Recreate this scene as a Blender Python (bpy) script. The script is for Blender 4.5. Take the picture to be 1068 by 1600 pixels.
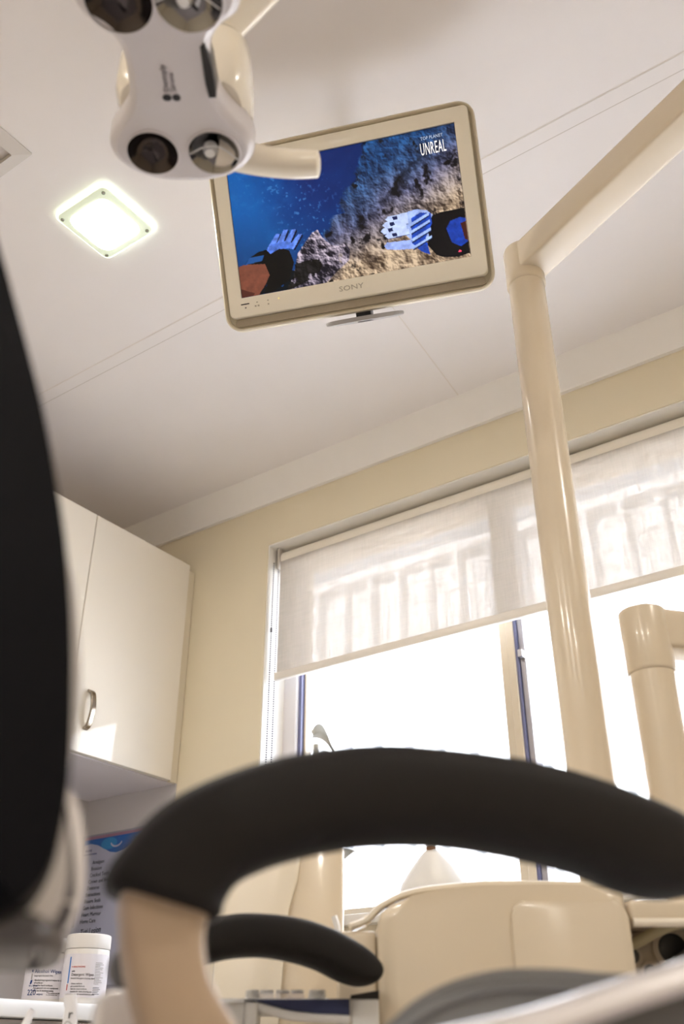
import bpy, bmesh, math, random
import numpy as np
from mathutils import Matrix, Vector, noise

# ------------------------------------------------------------------ clear, camera, world, sun, exposure
for o in list(bpy.data.objects):
    bpy.data.objects.remove(o)
SC = bpy.context.scene
COL = SC.collection
SC.view_settings.view_transform = 'Standard'
SC.view_settings.look = 'None'
SC.view_settings.exposure = 0.33
SC.view_settings.gamma = 1.0
SC.view_settings.use_curve_mapping = False
PI = math.pi
V = Vector

YAW = 0.61202
cam = bpy.data.cameras.new('camera')
cam.sensor_fit = 'VERTICAL'
cam.sensor_height = 36.0
cam.sensor_width = 24.03
cam.lens = 1483.6 / 1600 * 36.0
cam.clip_start = 0.02
cam.dof.use_dof = True
cam.dof.focus_distance = 2.0
cam.dof.aperture_fstop = 4.0
camo = bpy.data.objects.new('camera', cam)
COL.objects.link(camo)
camo.location = (0, 0, 0.75)
camo.rotation_euler = (PI / 2 + 0.530215, 0.0, YAW)
SC.camera = camo
SC.cycles.use_denoising = True
SC.cycles.max_bounces = 12
SC.cycles.diffuse_bounces = 8
SC.cycles.transparent_max_bounces = 16
SC.cycles.sample_clamp_indirect = 8.0

world = bpy.data.worlds.new('sky')
SC.world = world
world.use_nodes = True
bg = world.node_tree.nodes['Background']
bg.inputs['Color'].default_value = (0.62, 0.78, 1.0, 1)
bg.inputs['Strength'].default_value = 4.4

sun = bpy.data.lights.new('sun', 'SUN')
sun.energy = 33.0
sun.angle = math.radians(0.6)
sun.color = (1.0, 0.97, 0.95)
suno = bpy.data.objects.new('sun', sun)
COL.objects.link(suno)
suno.rotation_euler = (math.radians(46), 0, math.radians(-36))   # high, from behind the building

portal = bpy.data.lights.new('window_portal', 'AREA')
portal.shape = 'RECTANGLE'
portal.size = 2.1
portal.size_y = 1.15
portal.cycles.is_portal = True
porto = bpy.data.objects.new('window_portal', portal)
COL.objects.link(porto)
porto.location = (-0.66, 2.22, 1.62)
porto.rotation_euler = (-PI / 2, 0, 0)

# ------------------------------------------------------------------ materials
def principled(name):
    m = bpy.data.materials.new(name)
    m.use_nodes = True
    return m, m.node_tree, m.node_tree.nodes['Principled BSDF']

def mat(name, col, rough=0.5, metal=0.0, spec=0.5, var=0.0, scale=20.0, bump=0.0, coat=0.0, sheen=0.0):
    m, nt, p = principled(name)
    p.inputs['Roughness'].default_value = rough
    p.inputs['Metallic'].default_value = metal
    p.inputs['Specular IOR Level'].default_value = spec
    p.inputs['Coat Weight'].default_value = coat
    p.inputs['Coat Roughness'].default_value = 0.08
    if sheen:
        p.inputs['Sheen Weight'].default_value = sheen
    tc = nt.nodes.new('ShaderNodeTexCoord')
    nz = nt.nodes.new('ShaderNodeTexNoise')
    nz.inputs['Scale'].default_value = scale
    nz.inputs['Detail'].default_value = 4
    nt.links.new(tc.outputs['Object'], nz.inputs['Vector'])
    mx = nt.nodes.new('ShaderNodeMix')
    mx.data_type = 'RGBA'
    mx.inputs[6].default_value = tuple(c * (1 - var) for c in col) + (1,)
    mx.inputs[7].default_value = tuple(min(1, c * (1 + var)) for c in col) + (1,)
    nt.links.new(nz.outputs['Fac'], mx.inputs[0])
    nt.links.new(mx.outputs[2], p.inputs['Base Color'])
    if bump:
        b = nt.nodes.new('ShaderNodeBump')
        b.inputs['Strength'].default_value = bump
        b.inputs['Distance'].default_value = 0.002
        nt.links.new(nz.outputs['Fac'], b.inputs['Height'])
        nt.links.new(b.outputs['Normal'], p.inputs['Normal'])
    return m

def emit(name, col, strength):
    m, nt, p = principled(name)
    p.inputs['Base Color'].default_value = col + (1,)
    p.inputs['Emission Color'].default_value = col + (1,)
    p.inputs['Emission Strength'].default_value = strength
    return m

M = {}
M['ceiling'] = mat('ceiling_paint', (0.82, 0.79, 0.785), 0.55, var=0.02, scale=6, bump=0.05)
M['seam'] = mat('seam_filler', (0.74, 0.69, 0.65), 0.6)
M['seam_dark'] = mat('seam_gap', (0.62, 0.58, 0.55), 0.8)
M['wall'] = mat('cream_wall_paint', (0.76, 0.685, 0.525), 0.6, var=0.03, scale=5, bump=0.08)
M['cornice'] = mat('cornice_paint', (0.86, 0.84, 0.82), 0.5, var=0.02)
M['floor'] = mat('floor_vinyl', (0.40, 0.385, 0.43), 0.45, var=0.08, scale=40)
M['reveal'] = mat('white_reveal_paint', (0.82, 0.80, 0.76), 0.5)
M['cab'] = mat('cream_gloss_laminate', (0.80, 0.76, 0.69), 0.45, spec=0.15, coat=0.8)
M['cab'].node_tree.nodes['Principled BSDF'].inputs['Coat Roughness'].default_value = 0.03
M['cab_edge'] = mat('laminate_edge', (0.68, 0.62, 0.50), 0.5)
M['bench'] = mat('white_worktop', (0.82, 0.82, 0.83), 0.3)
M['chrome'] = mat('brushed_nickel', (0.34, 0.29, 0.24), 0.2, metal=1.0)
M['cream'] = mat('cream_plastic', (0.70, 0.61, 0.475), 0.25, spec=0.5, coat=0.3, var=0.01)
M['creampale'] = mat('pale_cream_plastic', (0.83, 0.77, 0.66), 0.22, coat=0.4)
M['white'] = mat('white_plastic', (0.80, 0.80, 0.80), 0.35, coat=0.15)
M['lightbody'] = mat('lamp_white_plastic', (0.63, 0.60, 0.62), 0.32, coat=0.2)
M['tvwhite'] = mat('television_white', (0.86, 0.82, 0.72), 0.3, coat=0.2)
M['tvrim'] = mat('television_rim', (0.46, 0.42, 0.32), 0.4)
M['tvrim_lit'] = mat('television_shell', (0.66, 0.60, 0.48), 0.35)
M['tvstrip'] = mat('speaker_cloth', (0.36, 0.31, 0.24), 0.8, var=0.08, scale=400)
M['black'] = mat('black_padding', (0.011, 0.0095, 0.009), 0.62, spec=0.25, var=0.1, scale=300, bump=0.05)
M['blackgloss'] = mat('black_plastic', (0.012, 0.012, 0.014), 0.3)
M['navyblack'] = mat('dark_vinyl', (0.003, 0.003, 0.005), 0.55, spec=0.10)
M['vinyl'] = mat('pale_grey_vinyl', (0.90, 0.875, 0.88), 0.3, var=0.02, coat=0.5)
M['vinylseam'] = mat('seam_grey_vinyl', (0.07, 0.065, 0.08), 0.5)
M['greyvinyl'] = mat('grey_vinyl', (0.20, 0.205, 0.22), 0.36, coat=0.15, var=0.04)
M['silver'] = mat('silver_lacquer', (0.74, 0.71, 0.72), 0.34, metal=0.2, coat=0.2)
M['armbeige'] = mat('beige_arm_plastic', (0.54, 0.41, 0.29), 0.45, var=0.02)
M['alu'] = mat('window_aluminium', (0.66, 0.58, 0.46), 0.4, metal=0.15)
M['alu_dark'] = mat('window_dark_strip', (0.16, 0.17, 0.30), 0.4)
M['alu_grey'] = mat('window_track', (0.42, 0.41, 0.44), 0.35, metal=0.3)
M['clad'] = mat('white_cladding', (0.84, 0.83, 0.83), 0.45, var=0.02)
M['concrete'] = mat('pale_concrete', (0.80, 0.80, 0.83), 0.9, var=0.1, scale=3)
M['brick'] = mat('cream_brick', (0.62, 0.50, 0.42), 0.9, var=0.15, scale=30, bump=0.4)
M['mortar'] = mat('mortar', (0.55, 0.52, 0.48), 0.95)
M['leaf'] = mat('grey_leaf', (0.10, 0.085, 0.06), 0.6, var=0.2)
M['bag'] = mat('white_bag_plastic', (0.85, 0.84, 0.82), 0.35)
M['tie'] = mat('brown_tie', (0.35, 0.16, 0.06), 0.7)
M['navy'] = mat('navy_cloth', (0.014, 0.022, 0.085), 0.6, var=0.15, scale=60)
M['blue'] = mat('blue_print', (0.015, 0.20, 0.62), 0.5)
M['darkblue'] = mat('dark_blue_print', (0.012, 0.05, 0.22), 0.5)
M['cyan'] = mat('light_blue_print', (0.03, 0.40, 0.75), 0.5)
M['pink'] = mat('pink_strip', (0.62, 0.30, 0.38), 0.5)
M['ink'] = mat('black_ink', (0.02, 0.02, 0.025), 0.6)
M['greyink'] = mat('grey_ink', (0.16, 0.15, 0.17), 0.6)
M['redink'] = mat('red_ink', (0.55, 0.05, 0.04), 0.6)
M['paper'] = mat('white_paper', (0.78, 0.78, 0.82), 0.6)
M['bottle'] = mat('wipes_tub_plastic', (0.80, 0.78, 0.76), 0.4)
M['label'] = mat('wipes_label', (0.76, 0.74, 0.80), 0.5)
M['grey'] = mat('grey_plastic', (0.10, 0.10, 0.105), 0.4)
M['midgrey'] = mat('mid_grey_plastic', (0.34, 0.33, 0.33), 0.4)
M['ventgrey'] = mat('vent_white_metal', (0.60, 0.56, 0.53), 0.5)
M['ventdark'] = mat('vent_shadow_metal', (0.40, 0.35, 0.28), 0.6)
M['lens'] = mat('smoked_lens', (0.06, 0.05, 0.05), 0.12, metal=0.85, spec=0.6)
M['mirror'] = mat('mirror_reflector', (0.26, 0.255, 0.26), 0.06, metal=1.0)
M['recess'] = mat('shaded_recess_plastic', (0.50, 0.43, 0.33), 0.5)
M['hose'] = mat('olive_hose_rubber', (0.50, 0.45, 0.28), 0.45)
M['halo'] = emit('lamp_frame_glow', (0.86, 1.0, 0.80), 2.6)
M['led'] = emit('lamp_diffuser_glow', (1.0, 1.0, 0.92), 7.0)
M['yled'] = emit('standby_light', (1.0, 0.75, 0.2), 1.0)
M['silvertext'] = mat('grey_badge', (0.40, 0.37, 0.31), 0.35, metal=0.3)
M['captionink'] = emit('caption_glow', (0.85, 0.85, 0.88), 0.75)
M['captionfaint'] = emit('faint_caption_glow', (0.45, 0.55, 0.72), 0.5)
M['captionred'] = emit('red_badge_glow', (0.75, 0.05, 0.15), 0.6)

M['rimgrey'] = mat('dark_rim_vinyl', (0.09, 0.085, 0.09), 0.45, coat=0.2)
def blind_material():
    m = bpy.data.materials.new('blind_mesh_fabric')
    m.use_nodes = True
    nt = m.node_tree
    nt.nodes.clear()
    out = nt.nodes.new('ShaderNodeOutputMaterial')
    d = nt.nodes.new('ShaderNodeBsdfDiffuse')
    t = nt.nodes.new('ShaderNodeBsdfTranslucent')
    x = nt.nodes.new('ShaderNodeBsdfTransparent')
    a = nt.nodes.new('ShaderNodeMixShader')
    b = nt.nodes.new('ShaderNodeMixShader')
    tc = nt.nodes.new('ShaderNodeTexCoord')
    mp = nt.nodes.new('ShaderNodeMapping')
    mp.inputs['Scale'].default_value = (260, 40, 18)
    nz = nt.nodes.new('ShaderNodeTexNoise')
    nz.inputs['Scale'].default_value = 1.0
    nz.inputs['Detail'].default_value = 3
    mp2 = nt.nodes.new('ShaderNodeMapping')
    mp2.inputs['Scale'].default_value = (14, 40, 230)
    nz2 = nt.nodes.new('ShaderNodeTexNoise')
    nz2.inputs['Scale'].default_value = 1.0
    nz2.inputs['Detail'].default_value = 3
    ad = nt.nodes.new('ShaderNodeMath')
    ad.operation = 'ADD'
    mr = nt.nodes.new('ShaderNodeMapRange')
    mr.inputs[1].default_value = 0.6
    mr.inputs[2].default_value = 1.4
    mr.inputs[3].default_value = 0.12
    mr.inputs[4].default_value = 0.26
    L = nt.links.new
    L(tc.outputs['Object'], mp.inputs[0]); L(mp.outputs[0], nz.inputs['Vector'])
    L(tc.outputs['Object'], mp2.inputs[0]); L(mp2.outputs[0], nz2.inputs['Vector'])
    L(nz.outputs['Fac'], ad.inputs[0]); L(nz2.outputs['Fac'], ad.inputs[1])
    L(ad.outputs[0], mr.inputs[0])
    d.inputs['Color'].default_value = (0.84, 0.79, 0.73, 1)
    t.inputs['Color'].default_value = (0.33, 0.305, 0.275, 1)
    a.inputs[0].default_value = 0.48
    L(d.outputs[0], a.inputs[1]); L(t.outputs[0], a.inputs[2])
    L(mr.outputs[0], b.inputs[0]); L(a.outputs[0], b.inputs[1]); L(x.outputs[0], b.inputs[2])
    L(b.outputs[0], out.inputs['Surface'])
    return m
M['blind'] = blind_material()

def glass_material():
    m = bpy.data.materials.new('window_glass')
    m.use_nodes = True
    nt = m.node_tree
    nt.nodes.clear()
    out = nt.nodes.new('ShaderNodeOutputMaterial')
    x = nt.nodes.new('ShaderNodeBsdfTransparent')
    g = nt.nodes.new('ShaderNodeBsdfGlossy')
    g.inputs['Roughness'].default_value = 0.02
    lw = nt.nodes.new('ShaderNodeLayerWeight')
    lw.inputs['Blend'].default_value = 0.5
    pw = nt.nodes.new('ShaderNodeMath')
    pw.operation = 'POWER'
    pw.inputs[1].default_value = 4.0
    nt.links.new(lw.outputs['Facing'], pw.inputs[0])
    fr = nt.nodes.new('ShaderNodeMapRange')
    fr.inputs[3].default_value = 0.03
    fr.inputs[4].default_value = 0.9
    nt.links.new(pw.outputs[0], fr.inputs[0])
    mx = nt.nodes.new('ShaderNodeMixShader')
    x.inputs['Color'].default_value = (0.95, 0.96, 0.97, 1)
    nt.links.new(fr.outputs[0], mx.inputs[0])
    nt.links.new(x.outputs[0], mx.inputs[1])
    nt.links.new(g.outputs[0], mx.inputs[2])
    nt.links.new(mx.outputs[0], out.inputs['Surface'])
    return m
M['glass'] = glass_material()
def clear_plastic():
    m = glass_material()
    m.name = 'clear_plastic'
    m.node_tree.nodes['Transparent BSDF'].inputs['Color'].default_value = (0.86, 0.87, 0.92, 1)
    return m
M['clear'] = clear_plastic()

# ------------------------------------------------------------------ helpers
MW = {}

def thing(name, label, cat, loc=(0, 0, 0), rotz=0.0, group=None):
    o = bpy.data.objects.new(name, None)
    COL.objects.link(o)
    o.empty_display_size = 0.05
    o.location = loc
    o.rotation_euler = (0, 0, rotz)
    o['label'] = label
    o['category'] = cat
    if group:
        o['group'] = group
    MW[o] = Matrix.Translation(V(loc)) @ Matrix.Rotation(rotz, 4, 'Z')
    return o

def mesh_of(name, bm, m, angle=35):
    bmesh.ops.recalc_face_normals(bm, faces=bm.faces[:])
    me = bpy.data.meshes.new(name)
    bm.to_mesh(me)
    bm.free()
    me.materials.append(m)
    me.shade_smooth()
    me.set_sharp_from_angle(angle=math.radians(angle))
    return me

def part(name, bm, m, parent, label=None, angle=35, kind=None):
    """bm is in world space; the part is stored in its thing's own frame"""
    W = MW[parent]
    bmesh.ops.transform(bm, matrix=W.inverted(), verts=bm.verts[:])
    o = bpy.data.objects.new(name, mesh_of(name, bm, m, angle))
    COL.objects.link(o)
    o.parent = parent
    MW[o] = W
    if label:
        o['label'] = label
    if kind:
        o['kind'] = kind
    return o

def solo(name, bm, m, label=None, cat=None, group=None, kind=None, angle=35):
    lo = V([min(v.co[i] for v in bm.verts) for i in range(3)])
    hi = V([max(v.co[i] for v in bm.verts) for i in range(3)])
    base = V(((lo.x + hi.x) / 2, (lo.y + hi.y) / 2, lo.z))
    bmesh.ops.translate(bm, vec=-base, verts=bm.verts[:])
    o = bpy.data.objects.new(name, mesh_of(name, bm, m, angle))
    COL.objects.link(o)
    o.location = base
    MW[o] = Matrix.Translation(base)
    if label: o['label'] = label
    if cat: o['category'] = cat
    if group: o['group'] = group
    if kind: o['kind'] = kind
    return o

def struct(name, bm, m, parent=None):
    if parent is not None:
        return part(name, bm, m, parent)
    return solo(name, bm, m, kind='structure')

def nb():
    return bmesh.new()

def merge(bm, sub, X=None):
    if X is not None:
        bmesh.ops.transform(sub, matrix=X, verts=sub.verts[:])
    me = bpy.data.meshes.new('tmp')
    sub.to_mesh(me)
    sub.free()
    bm.from_mesh(me)
    bpy.data.meshes.remove(me)
    return bm

def box(lo, hi, bev=0.0, seg=2, X=None, bm=None):
    bm = bm or nb()
    s = nb()
    bmesh.ops.create_cube(s, size=1.0)
    for v in s.verts:
        v.co = V([lo[i] + (v.co[i] + 0.5) * (hi[i] - lo[i]) for i in range(3)])
    if bev > 0:
        bmesh.ops.bevel(s, geom=s.edges[:], offset=bev, segments=seg, profile=0.5, affect='EDGES')
    return merge(bm, s, X)

def prism(poly, z0, z1, bev=0.0, seg=3, X=None, bm=None, only_caps=True):
    """polygon in local XY extruded along local Z, cap edges rounded"""
    bm = bm or nb()
    s = nb()
    lo = [s.verts.new((p[0], p[1], z0)) for p in poly]
    hi = [s.verts.new((p[0], p[1], z1)) for p in poly]
    n = len(poly)
    s.faces.new(lo[::-1])
    s.faces.new(hi)
    for i in range(n):
        s.faces.new((lo[i], lo[(i + 1) % n], hi[(i + 1) % n], hi[i]))
    if bev > 0:
        ed = [e for e in s.edges if abs(e.verts[0].co.z - e.verts[1].co.z) < 1e-9] if only_caps else s.edges[:]
        bmesh.ops.bevel(s, geom=ed, offset=bev, segments=seg, profile=0.5, affect='EDGES', clamp_overlap=True)
    return merge(bm, s, X)

def rrect(x0, y0, x1, y1, r, n=6):
    out = []
    for cx, cy, a0 in ((x1 - r, y1 - r, 0), (x0 + r, y1 - r, 90), (x0 + r, y0 + r, 180), (x1 - r, y0 + r, 270)):
        for k in range(n + 1):
            a = math.radians(a0 + 90 * k / n)
            out.append((cx + r * math.cos(a), cy + r * math.sin(a)))
    return out

def lathe(prof, X=None, seg=32, bm=None, a0=0.0, a1=2 * PI):
    bm = bm or nb()
    s = nb()
    full = abs(a1 - a0 - 2 * PI) < 1e-6
    n = seg if full else seg + 1
    rings = []
    for r, z in prof:
        if r < 1e-6 and full:
            rings.append([s.verts.new((0, 0, z))])
        else:
            rings.append([s.verts.new((r * math.cos(a0 + (a1 - a0) * k / seg), r * math.sin(a0 + (a1 - a0) * k / seg), z)) for k in range(n)])
    for A, B in zip(rings, rings[1:]):
        for k in range(seg):
            k2 = (k + 1) % n
            if len(A) == 1 and len(B) == 1:
                continue
            if len(A) == 1:
                s.faces.new((A[0], B[k2], B[k]))
            elif len(B) == 1:
                s.faces.new((A[k], A[k2], B[0]))
            else:
                s.faces.new((A[k], A[k2], B[k2], B[k]))
    return merge(bm, s, X)

def cyl(p0, p1, r0, r1=None, seg=24, bm=None, bev=0.0):
    p0, p1 = V(p0), V(p1)
    r1 = r0 if r1 is None else r1
    d = p1 - p0
    X = Matrix.Translation(p0) @ d.to_track_quat('Z', 'Y').to_matrix().to_4x4()
    L = d.length
    if bev > 0:
        prof = [(0, 0)] + [(r0 - bev + bev * math.sin(a), bev - bev * math.cos(a)) for a in (0, PI / 6, PI / 3, PI / 2)] + \
               [(r1 - bev + bev * math.cos(a), L - bev + bev * math.sin(a)) for a in (0, PI / 6, PI / 3, PI / 2)] + [(0, L)]
    else:
        prof = [(0, 0), (r0, 0), (r1, L), (0, L)]
    return lathe(prof, X, seg, bm)

def catmull(pts, n):
    pts = [V(p) for p in pts]
    P = [2 * pts[0] - pts[1]] + pts + [2 * pts[-1] - pts[-2]]
    out = []
    m = len(pts) - 1
    for i in range(n):
        t = i / (n - 1) * m
        k = min(int(t), m - 1)
        u = t - k
        a, b, c, d = P[k:k + 4]
        out.append(0.5 * ((2 * b) + (c - a) * u + (2 * a - 5 * b + 4 * c - d) * u * u + (3 * b - a - 3 * c + d) * u ** 3))
    return out

def superell(n=24, e=2.6):
    out = []
    for k in range(n):
        a = 2 * PI * k / n
        c, s = math.cos(a), math.sin(a)
        out.append((math.copysign(abs(c) ** (2 / e), c), math.copysign(abs(s) ** (2 / e), s)))
    return out

def loft(rings, bm=None, caps=True):
    bm = bm or nb()
    s = nb()
    R = [[s.verts.new(p) for p in r] for r in rings]
    n = len(R[0])
    for A, B in zip(R, R[1:]):
        for k in range(n):
            s.faces.new((A[k], A[(k + 1) % n], B[(k + 1) % n], B[k]))
    if caps:
        if caps != 'top':
            s.faces.new(R[0][::-1])
        s.faces.new(R[-1])
    return merge(bm, s)

def tube(pts, r, seg=12, n=None, bm=None, up=(0, 0, 1), sec=None, rs=None):
    pts = catmull(pts, n) if n else [V(p) for p in pts]
    sec = sec or [(math.cos(2 * PI * k / seg), math.sin(2 * PI * k / seg)) for k in range(seg)]
    rings = []
    for i, p in enumerate(pts):
        t = (pts[min(i + 1, len(pts) - 1)] - pts[max(i - 1, 0)]).normalized()
        x = t.cross(V(up))
        if x.length < 1e-4:
            x = t.cross(V((1, 0, 0)))
        x.normalize()
        y = x.cross(t)
        q = rs[i] if rs else r
        rx, ry = q if isinstance(q, tuple) else (q, q)
        rings.append([p + x * a * rx + y * b * ry for a, b in sec])
    return loft(rings, bm)

def grid_faces(nx, ny):
    return [(j * nx + i, j * nx + i + 1, (j + 1) * nx + i + 1, (j + 1) * nx + i) for j in range(ny - 1) for i in range(nx - 1)]

def text_bm(body, size, X=None, depth=0.0004, align='LEFT', bend=None, spacing=1.0, xs=1.0, line=1.0):
    c = bpy.data.curves.new('txt', 'FONT')
    c.body = body
    c.size = size
    c.extrude = depth
    c.align_x = align
    c.space_character = spacing
    c.space_line = line
    c.resolution_u = 2
    o = bpy.data.objects.new('txt', c)
    me = bpy.data.meshes.new_from_object(o)
    bm = nb()
    bm.from_mesh(me)
    bpy.data.objects.remove(o)
    bpy.data.curves.remove(c)
    bpy.data.meshes.remove(me)
    for v in bm.verts:
        v.co.x *= xs
    if bend:
        for v in bm.verts:       # wrap round a vertical cylinder of radius bend (local Y up, Z out)
            a = v.co.x / bend
            r = bend + v.co.z
            v.co = V((r * math.sin(a), v.co.y, r * math.cos(a)))
    if X is not None:
        bmesh.ops.transform(bm, matrix=X, verts=bm.verts[:])
    return bm

def frame(o, x, y, z):
    m = Matrix((x, y, z)).transposed().to_4x4()
    m.translation = V(o)
    return m

AX, BX, ZX = V((0.8185, 0.5745, 0)), V((-0.5745, 0.8185, 0)), V((0, 0, 1))
MA = frame((0, 0, 0), AX, BX, ZX)                    # axes of the treatment unit
C1, C2 = V((0.617, 0.787, 0)), V((-0.787, 0.617, 0))
MC = frame((0, 0, 0), C1, C2, ZX)                    # axes of the treatment chair
def PA(a, b, z): return AX * a + BX * b + ZX * z
def PC(a, b, z): return C1 * a + C2 * b + ZX * z
ROTA, ROTC = math.atan2(AX.y, AX.x), math.atan2(C1.y, C1.x)

# ------------------------------------------------------------------ room shell
XL, XR, YF, YB, H = -2.40, 2.20, 2.03, -2.20, 2.40
WX0, WX1, WZ0, WZ1 = -1.71, 0.36, 1.055, 2.179       # window opening
struct('floor', box((XL - .2, YB - .2, -0.08), (XR + .2, YF + .2, 0)), M['floor'])
struct('ceiling', box((XL - .2, YB - .2, H), (XR + .2, YF + .2, H + 0.06)), M['ceiling'])
bm = box((XL - .2, YF, 0), (WX0, YF + .17, H))
box((WX1, YF, 0), (XR + .2, YF + .17, H), bm=bm)
box((WX0, YF, 0), (WX1, YF + .17, WZ0), bm=bm)
box((WX0, YF, WZ1), (WX1, YF + .17, H), bm=bm)
struct('wall_back', bm, M['wall'])
struct('wall_left', box((XL - .2, YB, 0), (XL, YF, H)), M['wall'])
struct('wall_right', box((XR, YB, 0), (XR + .2, YF, H)), M['wall'])
struct('wall_front', box((XL - .2, YB - .2, 0), (XR + .2, YB, H)), M['wall'])
struct('roof_slab', box((XL - .5, YB - .5, H + 0.10), (XR + .5, YF + .38, H + 0.22)), M['midgrey'])

# sloped cornices with a small bottom lip
PROF = [(0, -0.074), (0.013, -0.074), (0.0165, -0.066), (0.069, -0.008), (0.074, 0.0), (0, 0)]
def cornice(name, p0, p1, inward):
    p0, p1, inward = V(p0), V(p1), V(inward)
    struct(name, loft([[p + inward * a + ZX * (H + z) for a, z in PROF] for p in (p0, p1)]), M['cornice'])
cornice('trim_1', (XL, YF, 0), (XR, YF, 0), (0, -1, 0))
cornice('trim_2', (XL, YB, 0), (XL, YF - 0.074, 0), (1, 0, 0))
cornice('trim_3', (XR, YB, 0), (XR, YF - 0.074, 0), (-1, 0, 0))
cornice('trim_4', (XL, YB, 0), (XR, YB, 0), (0, 1, 0))
# ceiling sheet joints: a flush cover strip with a hairline at either side
struct('trim_5', box((XL + .074, 1.272, H - 0.0012), (XR - .074, 1.306, H + 0.001), 0.0004, 1), M['ceiling'])
struct('trim_6', box((XL + .074, 1.2694, H - 0.0005), (XR - .074, 1.272, H + 0.001)), M['seam'])
struct('trim_7', box((XL + .074, 1.306, H - 0.0005), (XR - .074, 1.3086, H + 0.001)), M['seam_dark'])
bm = loft([[V((x + dx, y, z)) for dx, z in ((-.0017, H + .001), (.0017, H + .001), (.0017, H - .0006), (-.0017, H - .0006))]
           for x, y in ((-0.905, 1.3086), (-0.970, YF - 0.075))])
struct('trim_8', bm, M['seam'])
struct('baseboard_back', box((XL, YF - .012, 0), (XR, YF, 0.09)), M['cornice'])
struct('baseboard_right', box((XR - .012, YB, 0), (XR, YF, 0.09)), M['cornice'])
struct('baseboard_front', box((XL, YB, 0), (XR, YB + .012, 0.09)), M['cornice'])

# ------------------------------------------------------------------ window
M['alu_white'] = mat('window_white_frame', (0.72, 0.70, 0.72), 0.4)
W1 = struct('window_1', box((WX0, YF + .10, WZ0), (WX0 + .050, YF + .155, WZ1), 0.003, 1), M['alu_white'])
def wpart(name, lo, hi, m, bev=0.002):
    o = part(name, box(lo, hi, bev, 1), m, W1)
    return o
wpart('frame_head', (WX0 + .05, YF + .10, WZ1 - .06), (WX1 - .05, YF + .155, WZ1), M['alu'])
wpart('frame_sill', (WX0 + .05, YF + .10, WZ0), (WX1 - .05, YF + .155, WZ0 + .045), M['alu'])
wpart('frame_jamb', (WX1 - .05, YF + .10, WZ0), (WX1, YF + .155, WZ1), M['alu'])
wpart('frame_dark_strip', (WX0 + .050, YF + .112, WZ0 + .045), (WX0 + .060, YF + .15, WZ1 - .06), M['alu_dark'], 0)
wpart('sash_stile', (WX0 + .060, YF + .125, WZ0 + .045), (WX0 + .068, YF + .148, WZ1 - .06), M['alu'])
# meeting stiles of the sliding sash
wpart('meeting_stile', (-0.993, YF + .100, WZ0 + .045), (-0.970, YF + .15, WZ1 - .06), M['alu'])
wpart('meeting_stile', (-0.969, YF + .090, WZ0 + .045), (-0.949, YF + .15, WZ1 - .06), M['alu'])
wpart('frame_dark_strip', (-0.949, YF + .096, WZ0 + .045), (-0.943, YF + .15, WZ1 - .06), M['alu_dark'], 0)  # dark colour stands in for the shade in the gap between stiles
wpart('meeting_stile', (-0.943, YF + .106, WZ0 + .045), (-0.928, YF + .15, WZ1 - .06), M['alu_grey'])
wpart('sash_latch', (-0.94, YF + .088, 1.655), (-0.928, YF + .106, 1.675), M['alu_grey'], 0.001)
wpart('pane', (WX0 + .066, YF + .134, WZ0 + .045), (-0.990, YF + .139, WZ1 - .06), M['glass'], 0)
wpart('pane', (-0.930, YF + .120, WZ0 + .045), (WX1 - .05, YF + .125, WZ1 - .06), M['glass'], 0)
# painted linings of the opening
struct('trim_9', box((WX0, YF + .003, WZ0 + .012), (WX0 + .004, YF + .10, WZ1 - .004)), M['reveal'])
struct('trim_10', box((WX1 - .004, YF + .003, WZ0 + .012), (WX1, YF + .10, WZ1 - .004)), M['reveal'])
struct('trim_11', box((WX0, YF + .003, WZ1 - .004), (WX1, YF + .10, WZ1)), M['reveal'])
struct('trim_12', box((WX0, YF - .030, WZ0 - .012), (WX1, YF + .10, WZ0 + .012), 0.004, 2), M['reveal'])

# ------------------------------------------------------------------ outside
struct('yard_ground', box((-9, YF + .39, -0.12), (7, 4.34, -0.02)), M['concrete'])
wall = thing('neighbour_wall', 'sunlit white ribbed metal wall of the building beyond the window', 'wall', (-1.5, 4.28, -0.02))
pitch, ytop = 0.1905, 3.26
x0 = -2.944 - pitch * 20
for k in range(12):
    pts = []
    for j in range(4):
        x = x0 + (k * 4 + j) * pitch
        pts += [(x - .020, 0), (x - .014, -.040), (x + .014, -.040), (x + .020, 0), (x + .09, 0), (x + .095, -.004), (x + .10, 0)]
    pts.append((x0 + (k * 4 + 4) * pitch - .020, 0))
    front = [(x, 4.24 + y) for x, y in pts]
    bm = nb()
    lo = [bm.verts.new((x, y, -0.02)) for x, y in front]
    hi = [bm.verts.new((x, y, ytop)) for x, y in front]
    for i in range(len(front) - 1):
        bm.faces.new((lo[i], lo[i + 1], hi[i + 1], hi[i]))
    r = bmesh.ops.extrude_face_region(bm, geom=bm.faces[:])
    bmesh.ops.translate(bm, vec=(0, 0.012, 0), verts=[v for v in r['geom'] if isinstance(v, bmesh.types.BMVert)])
    part('cladding_panel', bm, M['clad'], wall, angle=20)
part('capping', box((x0 - .1, 4.195, ytop - .02), (x0 + 48 * pitch, 4.33, ytop + .045), 0.006, 1), M['clad'], wall)

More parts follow.
